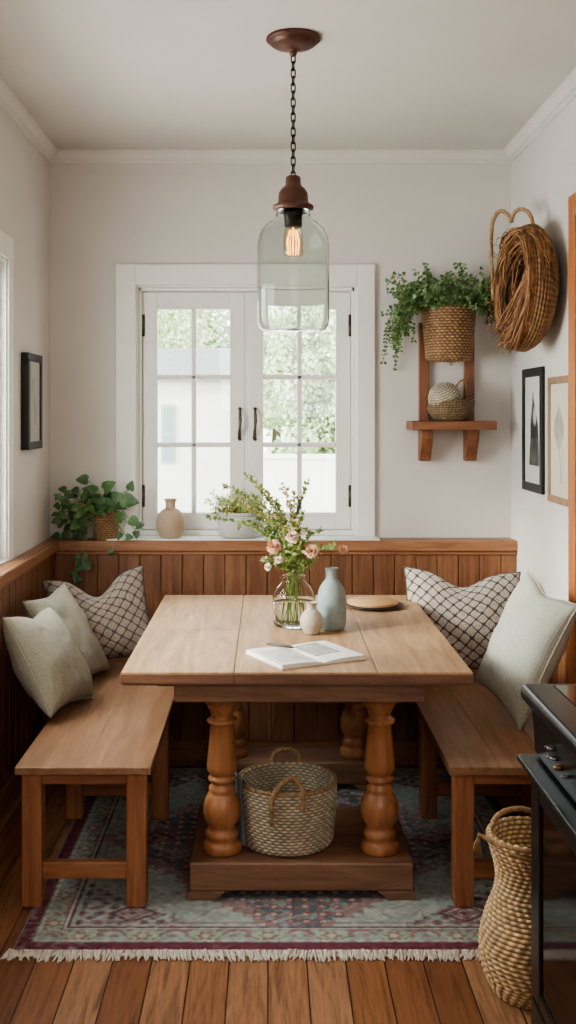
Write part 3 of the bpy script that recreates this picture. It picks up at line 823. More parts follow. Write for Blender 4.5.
# ------------------------------------------------------------------ wall shelf on the right of the window
sh = thing('wall_shelf', 'brown wooden wall shelf on curved brackets with two uprights', 'shelf', (.89, YB, 1.508))
m = Rel(sh); m.box2((.692, 5.125, 1.508), (1.10, YB, 1.551), .004); m.build('shelf_board', M['shelf'])
for x0 in (.752, .978):
    m = Rel(sh); m.prism([(YB, 1.352), (YB - .065, 1.352), (YB - .07, 1.375), (YB - .085, 1.40), (YB - .115, 1.43), (YB - .135, 1.465), (YB - .14, 1.508), (YB, 1.508)], x0, x0 + .056, 'x', .003); m.build('bracket', M['shelfz'])
    m = Rel(sh); m.box2((x0 + .002, YB - .03, 1.551), (x0 + .052, YB, 2.04), .003); m.build('upright', M['shelfz'])
m = Rel(sh); m.box2((.806, YB - .026, 1.90), (.98, YB - .004, 1.96), .003); m.box2((.806, YB - .026, 1.985), (.98, YB - .004, 2.04), .003); m.build('crossbar', M['shelf'])
m = Rel(sh); m.tube(smoothp([(.905, YB - .028, 1.91), (.905, YB - .05, 1.875), (.903, YB - .06, 1.835), (.91, YB - .07, 1.825), (.915, YB - .075, 1.84)], 5), .003, 8); m.build('hook', M['steel'])

# potted trailing plant hung on the uprights
def vines(m_leaf, m_stem, starts, L, steps, grav, leafL, leafW, rr, kind='heart', wander=.35, every=1, thick=.0014, face=Vector((0, -1, .4)), lim=None, up0=0.6):
    for p0, d0, ln in starts:
        p = Vector(p0); d_ = Vector(d0).normalized(); pts = [p.copy()]; st_ = L * ln / steps
        for k in range(steps):
            d_ = d_ + Vector((rr.gauss(0, wander), rr.gauss(0, wander), rr.gauss(0, wander))) * .35 - Vector((0, 0, grav * (k / steps + .15)))
            d_.normalize(); p = p + d_ * st_
            if lim: p = lim(p)
            pts.append(p.copy())
            if k % every == 0:
                side = d_.cross(Vector((rr.gauss(0, 1), rr.gauss(0, 1), rr.gauss(0, 1)))).normalized()
                for sg in ((1, -1) if rr.random() < .75 else (1,)):
                    ld = (side * sg + d_ * .4 + Vector((0, 0, rr.uniform(-.5, .25)))).normalized(); sz = rr.uniform(.65, 1.2)
                    nn = (face + Vector((rr.gauss(0, .45), rr.gauss(0, .45), rr.gauss(0, .45)))).normalized()
                    m_leaf.leaf(p + ld * .004, ld, nn, leafL * sz, leafW * sz, .25, kind)
        m_stem.tube(pts, thick, 4)
hp = thing('trailing_plant', 'bushy green trailing plant in a wicker pot above the wall shelf', 'plant', (.877, 5.175, 1.845))
pr = [(0, .003), (.095, .0), (.106, .01), (.112, .08), (.120, .16), (.128, .25), (.130, .275), (.126, .28), (.121, .275), (.115, .2), (.1, .02), (0, .014)]
weave(pr, .0135, 60, .0058, '#b89066', '#382313', 'plain', 4, 5, 3).build('wicker_pot', M['weave'], hp)
MB().lathe([(0, .252), (.117, .250)], 32).build('soil', M['soil'], hp)
lf, sm = MB(), MB(); rr = random.Random(21)
def limw(p):
    p.y = min(p.y, YB - 5.175 - .02); 
    rad = math.hypot(p.x, p.y)
    if p.z < .27 and rad < .14: p.x *= .142 / max(rad, .01); p.y *= .142 / max(rad, .01); p.y = min(p.y, YB - 5.175 - .02)
    return p
starts = []
for i in range(150):
    a = rr.uniform(0, 2 * PI); r_ = .115 * math.sqrt(rr.random()); starts.append(((r_ * math.cos(a), r_ * math.sin(a), .25), (math.cos(a) * .9 + rr.gauss(.02, .42), math.sin(a) * .3 - .1, .75), rr.uniform(.35, 1.0)))
vines(lf, sm, starts, .25, 10, .10, .0185, .0185, rr, 'heart', .50, lim=limw)
starts = []
for i in range(26):
    a = rr.uniform(PI * .82, PI * 1.22); starts.append(((.11 * math.cos(a), .11 * math.sin(a), .26), (math.cos(a) * 1.0, math.sin(a) * .6, .35), rr.uniform(.45, 1.05)))
vines(lf, sm, starts, .38, 20, .50, .0155, .0155, rr, 'heart', .26, lim=limw)
starts = []
for i in range(26):
    a = rr.uniform(-.8, .6); starts.append(((.1 * math.cos(a), .1 * math.sin(a), .26), (math.cos(a) * 1.1, math.sin(a) * .4, .45), rr.uniform(.5, 1.0)))
vines(lf, sm, starts, .20, 9, .22, .0185, .0185, rr, 'heart', .38, lim=limw)
lf.build('foliage', M['ivy'], hp); sm.build('stems', M['stem'], hp)

# bowl basket with a knotted ball
bb = thing('bowl_basket', 'small brown woven bowl basket on the wall shelf', 'basket', (.898, 5.235, 1.5515))
pr = [(0, .004), (.06, .001), (.082, .008), (.103, .035), (.111, .062), (.108, .092), (.102, .094), (.104, .065), (.095, .035), (.07, .014), (0, .01)]
wv = weave(pr, .0115, 44, .0055, '#9a8060', '#33261a', 'spiral', 4, 5, 4)
wv.v = [(x, y, z + (max(0, x) / .11) ** 2 * .03 * (z / .094) if z > 0 else z) for x, y, z in wv.v]
wv.build('basket_body', M['weave'], bb)
m = MB(); m.tube(smoothp([(-.02, -.05, .10), (.0, -.052, .14), (.03, -.045, .185), (.055, -.03, .2), (.07, -.01, .195), (.075, .0, .15), (.078, .01, .10)], 6), .0045, 8); m.build('handle', M['cane'], bb)
kb = MB(); rr = random.Random(2); rb = .076
for j_ in range(73):
    ph = PI * j_ / 72
    for i in range(144):
        th = 2 * PI * i / 144; k = j_ // 4
        v = abs(math.sin(PI * j_ / 4)) if False else math.sin(PI * ((j_ % 4) / 4)); q = .5 + .5 * math.cos(18 * th * 1.0 + PI * k + ph * 2)
        r_ = rb + .004 * v * q + .002 * v; w_ = min(1, .15 + v * (.5 + .6 * q))
        kb.v.append((r_ * math.sin(ph) * math.cos(th), r_ * math.sin(ph) * math.sin(th), r_ * math.cos(ph) * .92)); c = np.array(lin('#cfc4ae')[:3]) * w_ + np.array(lin('#5c4c38')[:3]) * (1 - w_); kb.c.append(tuple(c))
for j_ in range(72):
    for i in range(144):
        k = (i + 1) % 144; kb.f.append((j_ * 144 + i, j_ * 144 + k, (j_ + 1) * 144 + k, (j_ + 1) * 144 + i)); kb.smooth.append(True)
ko = kb.build('woven_ball', M['ballm'], loc=(.862, 5.215, 1.551 + .115), rot=(R(20), R(-25), 0))
tag(ko, 'cream knotted cord ball resting in the small basket on the wall shelf', 'decoration')

# ------------------------------------------------------------------ big straggly basket hung on the right wall
hb = thing('hanging_basket', 'large brown woven basket with rope loops and loose fibres hung on right wall', 'basket', (1.205, 4.59, 2.12), (0, 0, 0))
# lathe axis points out of the wall, leaning a little to the room
axis = Vector((-.99, -.09, .04)).normalized()
zax = axis; xax = Vector((0, 0, 1)) - zax * zax.z; xax.normalize(); yax = zax.cross(xax)
Mx = Matrix((xax, yax, zax)).transposed()
def hbp(a, rad, h):
    """angle from top, radius, height along the basket axis -> local point"""
    v = Mx @ Vector((rad * 1.02 * math.cos(a), rad * 1.03 * math.sin(a), h * .80)); v.x = min(v.x, 0.0); return v
pr = [(0, .03), (.12, .02), (.20, .04), (.245, .08), (.262, .12), (.255, .155), (.238, .18), (.230, .182), (.235, .16), (.24, .12), (.21, .06), (.12, .04), (0, .05)]
wv = weave(pr, .0155, 70, .0075, '#a2764a', '#3a2312', 'spiral', 4, 5, 6)
wv.v = [tuple(hbp(math.atan2(y, x), math.hypot(x, y), z)) for x, y, z in wv.v]
wv.build('basket_body', M['weave'], hb)
m = MB(); m.tube([hbp(2 * PI * i / 140, .236, .186) for i in range(140)], .011, 9, closed=True, twist=150, lobes=3, amp=.22); m.build('rim', M['fibre'], hb)
def wpt(px, py, d): return P(px, py, d) - hb.location
m = rope([wpt(494, 300, 4.86), wpt(492, 270, 4.86), wpt(491, 240, 4.85), wpt(493, 221, 4.82), wpt(500, 211, 4.8), wpt(507, 214, 4.76), wpt(512, 222, 4.74)], .0085); m.build('handle', M['rope'], hb)
m = rope([wpt(511, 222, 4.74), wpt(514, 213, 4.7), wpt(521, 209, 4.66), wpt(529, 213, 4.62), wpt(533, 224, 4.58), wpt(534, 236, 4.56)], .0085); m.build('handle', M['rope'], hb)
fb = MB(); rr = random.Random(11)
FC = [np.array(lin(h)[:3]) for h in ('#a3744a', '#8a5f3c', '#6d492c', '#b58a5e', '#4e321e', '#96683f')]
def strand(pts, r, n=4):
    c = FC[rr.randrange(6)] * rr.uniform(.8, 1.15); sp_ = smoothp(pts, n); nn = len(sp_)
    fb.tube(sp_, [r] * (nn - 2) + [r * .7, r * .4], 4, col=None); fb.c.extend([tuple(c)] * (nn * 4))
def arc(a0, a1, r0, r1, h0, h1, bow=0, n=7, jit=.004):
    return [hbp(a0 + (a1 - a0) * t, r0 + (r1 - r0) * t + bow * math.sin(PI * t) + rr.uniform(-jit, jit), h0 + (h1 - h0) * t + rr.uniform(-jit, jit)) for t in [k / n for k in range(n + 1)]]
for i in range(230):      # sweep around the far side of the mouth
    r0 = rr.uniform(.19, .25); strand(arc(rr.uniform(-.7, .7), rr.uniform(1.6, 3.2), r0, rr.uniform(.17, .25), rr.uniform(.17, .205), rr.uniform(.17, .205), rr.uniform(-.055, .006)), .0021)
for i in range(150):      # bundle down the near rim
    strand(arc(rr.uniform(-.1, -1.4), rr.uniform(-1.7, -3.0), rr.uniform(.212, .25), rr.uniform(.19, .25), rr.uniform(.18, .21), rr.uniform(.175, .21), rr.uniform(-.03, .004)), .0022)
for i in range(150):      # from the near rim across the lower mouth to the bottom left
    a0 = rr.uniform(-1.2, -2.3); a1 = rr.uniform(2.2, 3.5); s0 = hbp(a0, .236, .2); e0 = hbp(a1, rr.uniform(.20, .26), rr.uniform(.17, .21)); sag = rr.uniform(.02, .09)
    strand([s0, s0.lerp(e0, .3) + Vector((-.012, 0, -sag * .6)), s0.lerp(e0, .7) + Vector((-.015, 0, -sag * .8)), e0 + Vector((0, rr.uniform(-.02, .03), -rr.uniform(0, .03)))], .0020, 6)
for i in range(80):       # strands inside the mouth
    strand(arc(rr.uniform(-.6, .8), rr.uniform(1.8, 3.4), rr.uniform(.08, .2), rr.uniform(.06, .2), rr.uniform(.1, .18), rr.uniform(.1, .18), rr.uniform(-.03, .03)), .0018)
for i in range(90):       # tuft over the top
    a0 = rr.uniform(-.8, .5); s0 = hbp(a0, rr.uniform(.22, .25), rr.uniform(.13, .2)); e0 = hbp(rr.uniform(.2, 1.5), rr.uniform(.10, .26), rr.uniform(.18, .22))
    strand([s0, s0.lerp(e0, .4) + Vector((-.01, .0, .03)), s0.lerp(e0, .75) + Vector((-.015, 0, .02)), e0], .0019, 5)
for i in range(46):       # stray wisps
    a0 = rr.uniform(.3, 3.5); s0 = hbp(a0, .24, .19); e0 = s0 + Vector((-rr.uniform(0, .05), rr.uniform(-.02, .10), rr.uniform(-.05, .03)))
    strand([s0, s0.lerp(e0, .5) + Vector((-.012, 0, .015)), e0], .0014, 5)
for i in range(60):       # down over the woven side
    a0 = rr.uniform(-.6, -.1); strand(arc(a0, a0 - rr.uniform(.5, 1.2), .242, .262, .185, rr.uniform(.08, .16), .008), .0019)
for v_ in range(len(fb.v)):
    x, y, z = fb.v[v_]
    if x > -.002: fb.v[v_] = (-.002, y, z)
fb.build('loose_fibres', M['strands'], hb, kind='stuff')

# ------------------------------------------------------------------ picture frames
def colgrid(w, h, nx, ny, func):
    """grid in the local x-z plane, facing -y"""
    m = MB()
    for j_ in range(ny + 1):
        for i in range(nx + 1):
            u, v = i / nx, j_ / ny; m.v.append(((u - .5) * w, 0, (v - .5) * h)); m.c.append(func(u, v))
    for j_ in range(ny):
        for i in range(nx):
            o = j_ * (nx + 1) + i; m.f.append((o, o + 1, o + nx + 2, o + nx + 1)); m.smooth.append(True)
    return m
def frame(name, label, w, h, th, bw, mat, loc_, rz, func):
    r = thing(name, label, 'picture', loc_, (0, 0, rz), 'framed pictures on the walls')
    m = MB()
    m.box2((-w / 2, -th, h / 2 - bw), (w / 2, 0, h / 2), .003); m.box2((-w / 2, -th, -h / 2), (w / 2, 0, -h / 2 + bw), .003)
    m.box2((-w / 2, -th, -h / 2 + bw), (-w / 2 + bw, 0, h / 2 - bw), .003); m.box2((w / 2 - bw, -th, -h / 2 + bw), (w / 2, 0, h / 2 - bw), .003)
    m.build('frame', mat, r)
    g = colgrid(w - 2 * bw + .004, h - 2 * bw + .004, 80, 110, func); g.build('print', M['print'], r, loc=(0, -(th - .007), 0))
    return r
def L3(h): return np.array(lin(h)[:3])
def smst(a, b, x): t = min(1, max(0, (x - a) / (b - a))); return t * t * (3 - 2 * t)
def pr_robe(u, v):
    c = L3('#c9c9c2'); n = .5 + .5 * fbm(u * 3, v * 5, 2.2)
    cx_ = .52 + .08 * math.sin(v * 4); wd = .02 + .22 * smst(.84, .5, v) if v > .5 else .24 + .06 * smst(.5, .2, v)
    a = smst(wd + .03, wd - .02, abs(u - cx_)) * (1 if .17 < v < .85 else 0)
    face = 1 - .75 * smst(.11, .06, math.hypot((u - .62) * .8, v - .63))
    d_ = L3('#2d2c2b') * (.5 + 1.2 * n) if v > .42 else L3('#4e4d4a') * (.4 + 1.3 * n)
    c = c * (1 - a * face) + d_ * a * face; return tuple(c)
def pr_tree(u, v):
    c = L3('#cfc6b2'); n = .5 + .5 * fbm(u * 4, v * 4, 2.0); wd = .26 * math.sin(PI * smst(.38, .82, v)) ** .6 if .38 < v < .82 else 0
    a = smst(wd + .05, wd - .06, abs(u - .45)) * (.35 + .5 * n) if wd > 0 else 0
    if .12 < v < .45: a = max(a, .45 * smst(.05, .0, abs(u - .5 - .05 * math.sin(v * 9))) + .3 * smst(.1, .0, abs(u - .62)) * n)
    c = c * (1 - a) + L3('#77756c') * a; return tuple(c)
def pr_pale(u, v):
    n = .5 + .5 * fbm(u * 3, v * 3, 2.0); a = smst(.2, .05, abs(u - .45 - .1 * math.sin(v * 6))) * (.5 * n) * (1 if .2 < v < .8 else 0)
    return tuple(L3('#a9a69e') * (1 - a) + L3('#5b5953') * a)
frame('picture_frame', 'black-framed dark robed figure print on the right wall under the hanging basket', .365, .565, .016, .04, M['black'], (XR, 4.872, 1.512), R(-90), pr_robe)
frame('picture_frame', 'thin wood-framed pale tree sketch on the right wall beside the door', .345, .53, .016, .03, M['gold'], (XR, 4.42, 1.475), R(-90), pr_tree)
frame('picture_frame', 'small black-framed picture on the left wall beside the window', .285, .433, .036, .036, M['black'], (XL, 4.862, 1.641), R(90), pr_pale)

# ------------------------------------------------------------------ pendant lamp
pd = thing('pendant_lamp', 'copper pendant lamp with clear glass jar shade hanging on dark chain', 'lamp', (.088, 3.73, ZC))
MB().lathe([(0, 0), (.091, 0), (.0945, -.004), (.0945, -.011), (.089, -.016), (.082, -.017), (.080, -.024), (.070, -.031), (.05, -.038), (.028, -.043), (.014, -.046), (.012, -.052), (.014, -.058), (.009, -.066), (0, -.067)], 56).build('canopy', M['copper'], pd)
zt, zb = -.062, -.497; nl = 17; step = (zt - zb) / nl; lm = None
for i in range(nl):
    if lm is None:
        l_ = MB(); pts = []; hl, rw = step / 2 * 1.0 + .004, .0075
        for k in range(28):
            a = 2 * PI * k / 28; pts.append((rw * math.cos(a), 0, (hl - rw) * (1 if math.sin(a) >= 0 else -1) + rw * math.sin(a)))
        l_.tube(pts, .0024, 6, closed=True); lo = l_.build('chain_link', M['iron'], pd); lm = lo
    else:
        lo = lm.copy(); COL.objects.link(lo); lo.parent = pd
    lo.location = (0, 0, zt - step * (i + .5)); lo.rotation_euler = (0, 0, R(20) + (PI / 2 if i % 2 else 0))
zc0 = 2.41 - ZC
MB().lathe([(0, zc0 + .008), (.018, zc0 + .006), (.026, zc0), (.027, zc0 - .024), (.030, zc0 - .030), (.042, zc0 - .040), (.051, zc0 - .055), (.053, zc0 - .085), (.058, zc0 - .093), (.070, zc0 - .098), (.072, zc0 - .104), (.070, zc0 - .112), (.062, zc0 - .117), (.055, zc0 - .112), (0, zc0 - .112)], 56).build('cap', M['copper'], pd)
zj = zc0 - .112
prof = [(.056, zj), (.057, zj - .012), (.061, zj - .016), (.061, zj - .022), (.058, zj - .027), (.066, zj - .034), (.088, zj - .048), (.108, zj - .068), (.121, zj - .095), (.1265, zj - .125), (.1265, zj - .385), (.123, zj - .405), (.113, zj - .42), (.09, zj - .426), (.04, zj - .420), (0, zj - .418)]
th_ = .0035
inner = [(0, zj - .414), (.04, zj - .416), (.088, zj - .422), (.109, zj - .417), (.119, zj - .402), (.1265 - th_, zj - .385), (.1265 - th_, zj - .125), (.1175, zj - .097), (.105, zj - .071), (.086, zj - .052), (.064, zj - .038), (.0545, zj - .027), (.0575, zj - .02), (.053, zj - .012), (.0525, zj), (.056, zj)]
MB().lathe(prof + inner, 72).build('glass_jar', M['jar'], pd)
MB().lathe([(0, zj + .005), (.033, zj + .005), (.034, zj - .02), (.031, zj - .03), (.032, zj - .055), (.028, zj - .062), (0, zj - .062)], 36).build('socket', M['iron'], pd)
bp = [(.026, zj - .06), (.030, zj - .07), (.034, zj - .09), (.035, zj - .15), (.032, zj - .162), (.02, zj - .168), (0, zj - .169)]
bo = MB().lathe(bp, 36).build('bulb', M['bulb'], pd)
m = MB(); m.tube([(0, 0, zj - .06), (0, 0, zj - .15)], .003, 6)
for i in range(12):
    a = 2 * PI * i / 12; a2 = a + PI / 12
    m.tube([(.013 * math.cos(a), .013 * math.sin(a), zj - .072), (.022 * math.cos(a), .022 * math.sin(a), zj - .11), (.018 * math.cos(a), .018 * math.sin(a), zj - .158)], .0016, 5)
m.build('filament', M['filament'], bo)

# ------------------------------------------------------------------ things on the table
def lathe_thing(name, label, cat, prof, mat, loc_, n=56):
    o = MB().lathe(prof, n).build(name, mat, loc=loc_); return tag(o, label, cat)
TT = TZ + .0005
def sp2(pts, n=5): return [(max(0, v[0]), v[1]) for v in smoothp([(a, b, 0) for a, b in pts], n)]
tall = [(0, .0), (.042, 0), (.050, .006), (.055, .03), (.0565, .08), (.055, .12), (.047, .155), (.034, .178), (.025, .190), (.0225, .205), (.0235, .225), (.026, .233), (.023, .233), (.02, .22), (.02, .20), (.0, .19)]
lathe_thing('bottle_vase', 'tall grey-green stoneware bottle vase on the table beside glass vase', 'vase', [(0, 0)] + sp2(tall[1:]), M['cer_blue'], (.244, 4.09, TT))
small = [(0, 0), (.022, 0), (.030, .006), (.041, .03), (.043, .048), (.039, .068), (.027, .085), (.018, .092), (.016, .102), (.019, .114), (.022, .118), (.019, .118), (.014, .104), (0, .09)]
lathe_thing('bud_vase', 'small cream round bud vase on the table in front of glass vase', 'vase', [(0, 0)] + sp2(small[1:]), M['cer_cream'], (.163, 3.995, TT))

gv = thing('glass_vase', 'clear glass vase of water holding the flowers on the table', 'vase', (.101, 4.14, TT))
o_ = [(0, .0), (.064, 0), (.076, .005), (.081, .02), (.083, .06), (.084, .10), (.081, .125), (.070, .148), (.055, .165), (.045, .178), (.043, .186), (.046, .198)]
i_ = [(.043, .198), (.040, .187), (.042, .177), (.052, .163), (.067, .146), (.078, .124), (.081, .10), (.080, .06), (.077, .022), (.068, .011), (0, .009)]
MB().lathe(sp2(o_[1:], 4)[:0] + [(0, 0)] + sp2(o_[1:], 4) + sp2(i_[:-1], 4) + [(0, .009)], 56).build('glass_body', M['vase_glass'], gv)
wprof = [(0, .0105), (.066, .0125), (.0755, .024), (.0788, .06), (.0795, .095), (0, .095)]
MB().lathe(wprof, 48).build('water', glassmat('water', '#fdfefc', 0, 1.2), gv)

GV = Vector((.101, 4.14, TT)); VM = GV + Vector((0, 0, .19))
FLW = 'flower stems in the glass vase'
def bez(a, b, c, n=10):
    return [a * (1 - t) ** 2 + b * 2 * t * (1 - t) + c * t * t for t in [i / n for i in range(n + 1)]]
def stem_path(tip, rr, lean=.5):
    foot = GV + Vector((rr.uniform(-.045, .045), rr.uniform(-.04, .04), .016)); neck = VM + Vector((rr.uniform(-.026, .026), rr.uniform(-.026, .026), 0))
    low = [foot.lerp(neck, t) for t in (0, .35, .7, 1)]
    ctrl = neck + (neck - foot).normalized() * (tip - neck).length * .45 + Vector((0, 0, (tip - neck).length * .12))
    return smoothp(low[:-1], 2) + bez(neck, ctrl, tip, 10)
def bloom(m, c, r, up, rr, n=46):
    up = Vector(up).normalized(); s = up.orthogonal().normalized(); t = up.cross(s)
    for i in range(n):
        f = (i + .5) / n; th = i * 2.39996; pol = 1.75 * math.sqrt(f)
        d_ = up * math.cos(pol) + (s * math.cos(th) + t * math.sin(th)) * math.sin(pol); d_.normalize()
        side = d_.cross(up + Vector((.01, .02, 0))).normalized(); n_ = d_.cross(side)
        p = c + d_ * r * .35; L = r * rr.uniform(.55, .8); W = r * rr.uniform(.55, .75)
        vs = [p, p + d_ * L * .6 + side * W * .5 + n_ * r * .1, p + d_ * L + side * W * .35 + n_ * r * rr.uniform(-.1, .25), p + d_ * L * .9 + n_ * r * .05, p + d_ * L - side * W * .35 + n_ * r * rr.uniform(-.1, .25), p + d_ * L * .6 - side * W * .5 + n_ * r * .1]
        m.add(vs, [(0, 1, 2, 3), (0, 3, 4, 5)], True)
    for i in range(14):
        pass
def flower(label, px, py, d, r, mat, seed, up=(-.1, -.7, .7)):
    rr = random.Random(seed); tip = P(px, py, d); rt = thing('cut_flower', label, 'flower', GV, group=FLW)
    pth = [p - GV for p in stem_path(tip, rr)]
    MB().tube(pth, .0015, 6).build('stem', M['stem'], rt)
    m = MB(); bloom(m, tip - GV, r, up, rr); m.build('bloom', mat, rt)
    m = MB()
    for k in range(6):
        q = pth[-2 - k % 4]; m.leaf(q, (rr.gauss(0, 1), rr.gauss(0, 1), .3), (0, -1, .3), .022, .012, .2, 'oval')
    m.build('leaves', M['filler'], rt); return rt
flower('pink ruffled flower at the left of the glass vase bouquet', 274, 547, 4.0, .027, M['pink'], 1)
flower('dusky pink flower in the middle right of the bouquet', 312, 552, 4.0, .026, M['pink'], 2)
flower('small pink flower at the far right of the bouquet above bottle vase', 343, 550, 4.06, .019, M['pink'], 3, (.5, -.6, .6))
flower('pale peach flower near the top centre of the bouquet', 292, 537, 4.02, .024, M['peach'], 4)
flower('small cream flower low on the left of the bouquet, hanging outward', 268, 567, 4.03, .014, M['cream'], 5, (-.6, -.7, .1))
flower('cream flower cluster just under the left pink flower', 279, 560, 4.02, .015, M['cream'], 6)

def sprig(label, tip, seed, mat, ll=.012, side=.045, name='leafy_sprig', tipcol=None, start=.0, per=9):
    rr = random.Random(seed); rt = thing(name, label, 'flower', GV, group=FLW)
    pth = smoothp([p - GV for p in stem_path(tip, rr)], 3); sm_ = MB(); lf_ = MB(); tp = MB(); n = len(pth)
    sm_.tube(pth, [.0013 * (1 - .5 * i / n) for i in range(n)], 5)
    up = [p for p in pth if p.z > .205]; up = up[int(start * len(up)):]; L_ = sum((a - b).length for a, b in zip(up, up[1:])); N = max(8, int(L_ / .0075))
    for k in range(N):
        f = k / N; i = int(f * (len(up) - 1)); q = up[i].lerp(up[min(i + 1, len(up) - 1)], rr.random()); t_ = (up[min(i + 1, len(up) - 1)] - up[max(i - 1, 0)])
        t_ = t_.normalized() if t_.length > 1e-6 else Vector((0, 0, 1))
        for h in range(2): lf_.leaf(q, (t_ + Vector((rr.gauss(0, .7), rr.gauss(0, .7), rr.gauss(0, .7)))).normalized(), (rr.gauss(0, .5), -1, .4 + rr.gauss(0, .4)), ll * rr.uniform(.7, 1.2), ll * .5, .2, 'oval')
        if k % 2 == 0:
            d_ = (t_ * .8 + Vector((rr.gauss(0, .7), rr.gauss(0, .7), rr.gauss(0, .5)))).normalized(); e_ = q + d_ * side * rr.uniform(.4, 1.1) * (1.1 - .75 * f)
            sm_.tube([q, e_], .0007, 4, cap=False)
            for j_ in range(per):
                s_ = q.lerp(e_, rr.uniform(.15, 1.05)); lf_.leaf(s_, (d_ + Vector((rr.gauss(0, .9), rr.gauss(0, .9), rr.gauss(0, .9)))).normalized(), (rr.gauss(0, .5), -1, .4 + rr.gauss(0, .5)), ll * rr.uniform(.5, 1.1), ll * .5, .2, 'oval')
            if tipcol and f > .35 and rr.random() < .7:
                for j_ in range(2): bloom(tp, e_ + Vector((rr.gauss(0, .005), rr.gauss(0, .005), rr.gauss(0, .005))), .0065, (0, -.5, .8), rr, 7)
    sm_.build('stem', M['stem'], rt); lf_.build('leaves', mat, rt)
    if tp.v: tp.build('blossom', tipcol, rt)
    return rt
tips = [((206, 517), 'lowest arching green sprig reaching farthest left toward the sill planter', 'herb', 4.2, None), ((217, 499), 'long arching green sprig ending above the sill planter', 'herb', 4.22, None),
        ((224, 485), 'pale feathery sprig arching left across the left window sash', 'herb', 4.22, None), ((245, 475), 'tallest arching green sprig, its tip between the window sashes', 'herb', 4.2, None),
        ((237, 505), 'olive sprig arching left, second below the tallest one', 'herb2', 4.18, None), ((252, 494), 'upright olive sprig just left of the bouquet centre', 'filler', 4.17, None),
        ((246, 520), 'low green sprig arching left above the wooden ledge', 'herb', 4.13, None), ((262, 487), 'amber-tinged upright sprig beside the tallest sprig', 'herb2', 4.17, 'peach'),
        ((283, 484), 'cream-flowered sprig rising right of the bouquet centre', 'herb2', 4.16, 'cream'), ((275, 500), 'fluffy green sprig at the bouquet centre', 'filler', 4.14, None),
        ((293, 492), 'cream-flowered shorter sprig beside the thin spike', 'herb2', 4.17, 'cream'), ((309, 479), 'thin upright dark spike sprig at the right of the bouquet', 'filler', 4.17, None),
        ((304, 512), 'short green sprig below the thin spike', 'herb', 4.15, None), ((322, 528), 'small dark green sprig leaning right of the bouquet', 'filler', 4.14, None),
        ((335, 545), 'low green sprig leaning right toward the small pink flower', 'filler', 4.11, None), ((262, 560), 'low leafy sprig leaning left out of the vase', 'filler', 4.08, 'cream'),
        ((277, 565), 'dense leafy filler sprig at the front left of the vase mouth', 'filler', 4.06, None), ((303, 562), 'dense leafy filler sprig at the front right of the vase mouth', 'filler', 4.06, None),
        ((290, 556), 'dense leafy filler sprig at the front centre of the vase mouth', 'filler', 4.05, None), ((283, 540), 'leafy filler sprig between the left pink and peach flowers', 'filler', 4.12, None),
        ((302, 540), 'leafy filler sprig between the peach and dusky pink flowers', 'filler', 4.12, None), ((316, 560), 'leafy filler sprig drooping right under the dusky pink flower', 'filler', 4.07, None),
        ((269, 536), 'leafy filler sprig above the left pink flower', 'herb', 4.12, None), ((296, 524), 'leafy filler sprig standing behind the peach flower', 'filler', 4.15, None)]
for i, ((px, py), lab, mk, d_, tc_) in enumerate(tips):
    fl = mk == 'filler' and py > 520
    sprig(lab, P(px, py, d_), 40 + i, M[mk], ll=.0128 if fl else .0132, side=.068 if fl else (.02 if px == 309 else .05), tipcol=M[tc_] if tc_ else None, start=0 if fl else .12, per=17 if fl else 11)

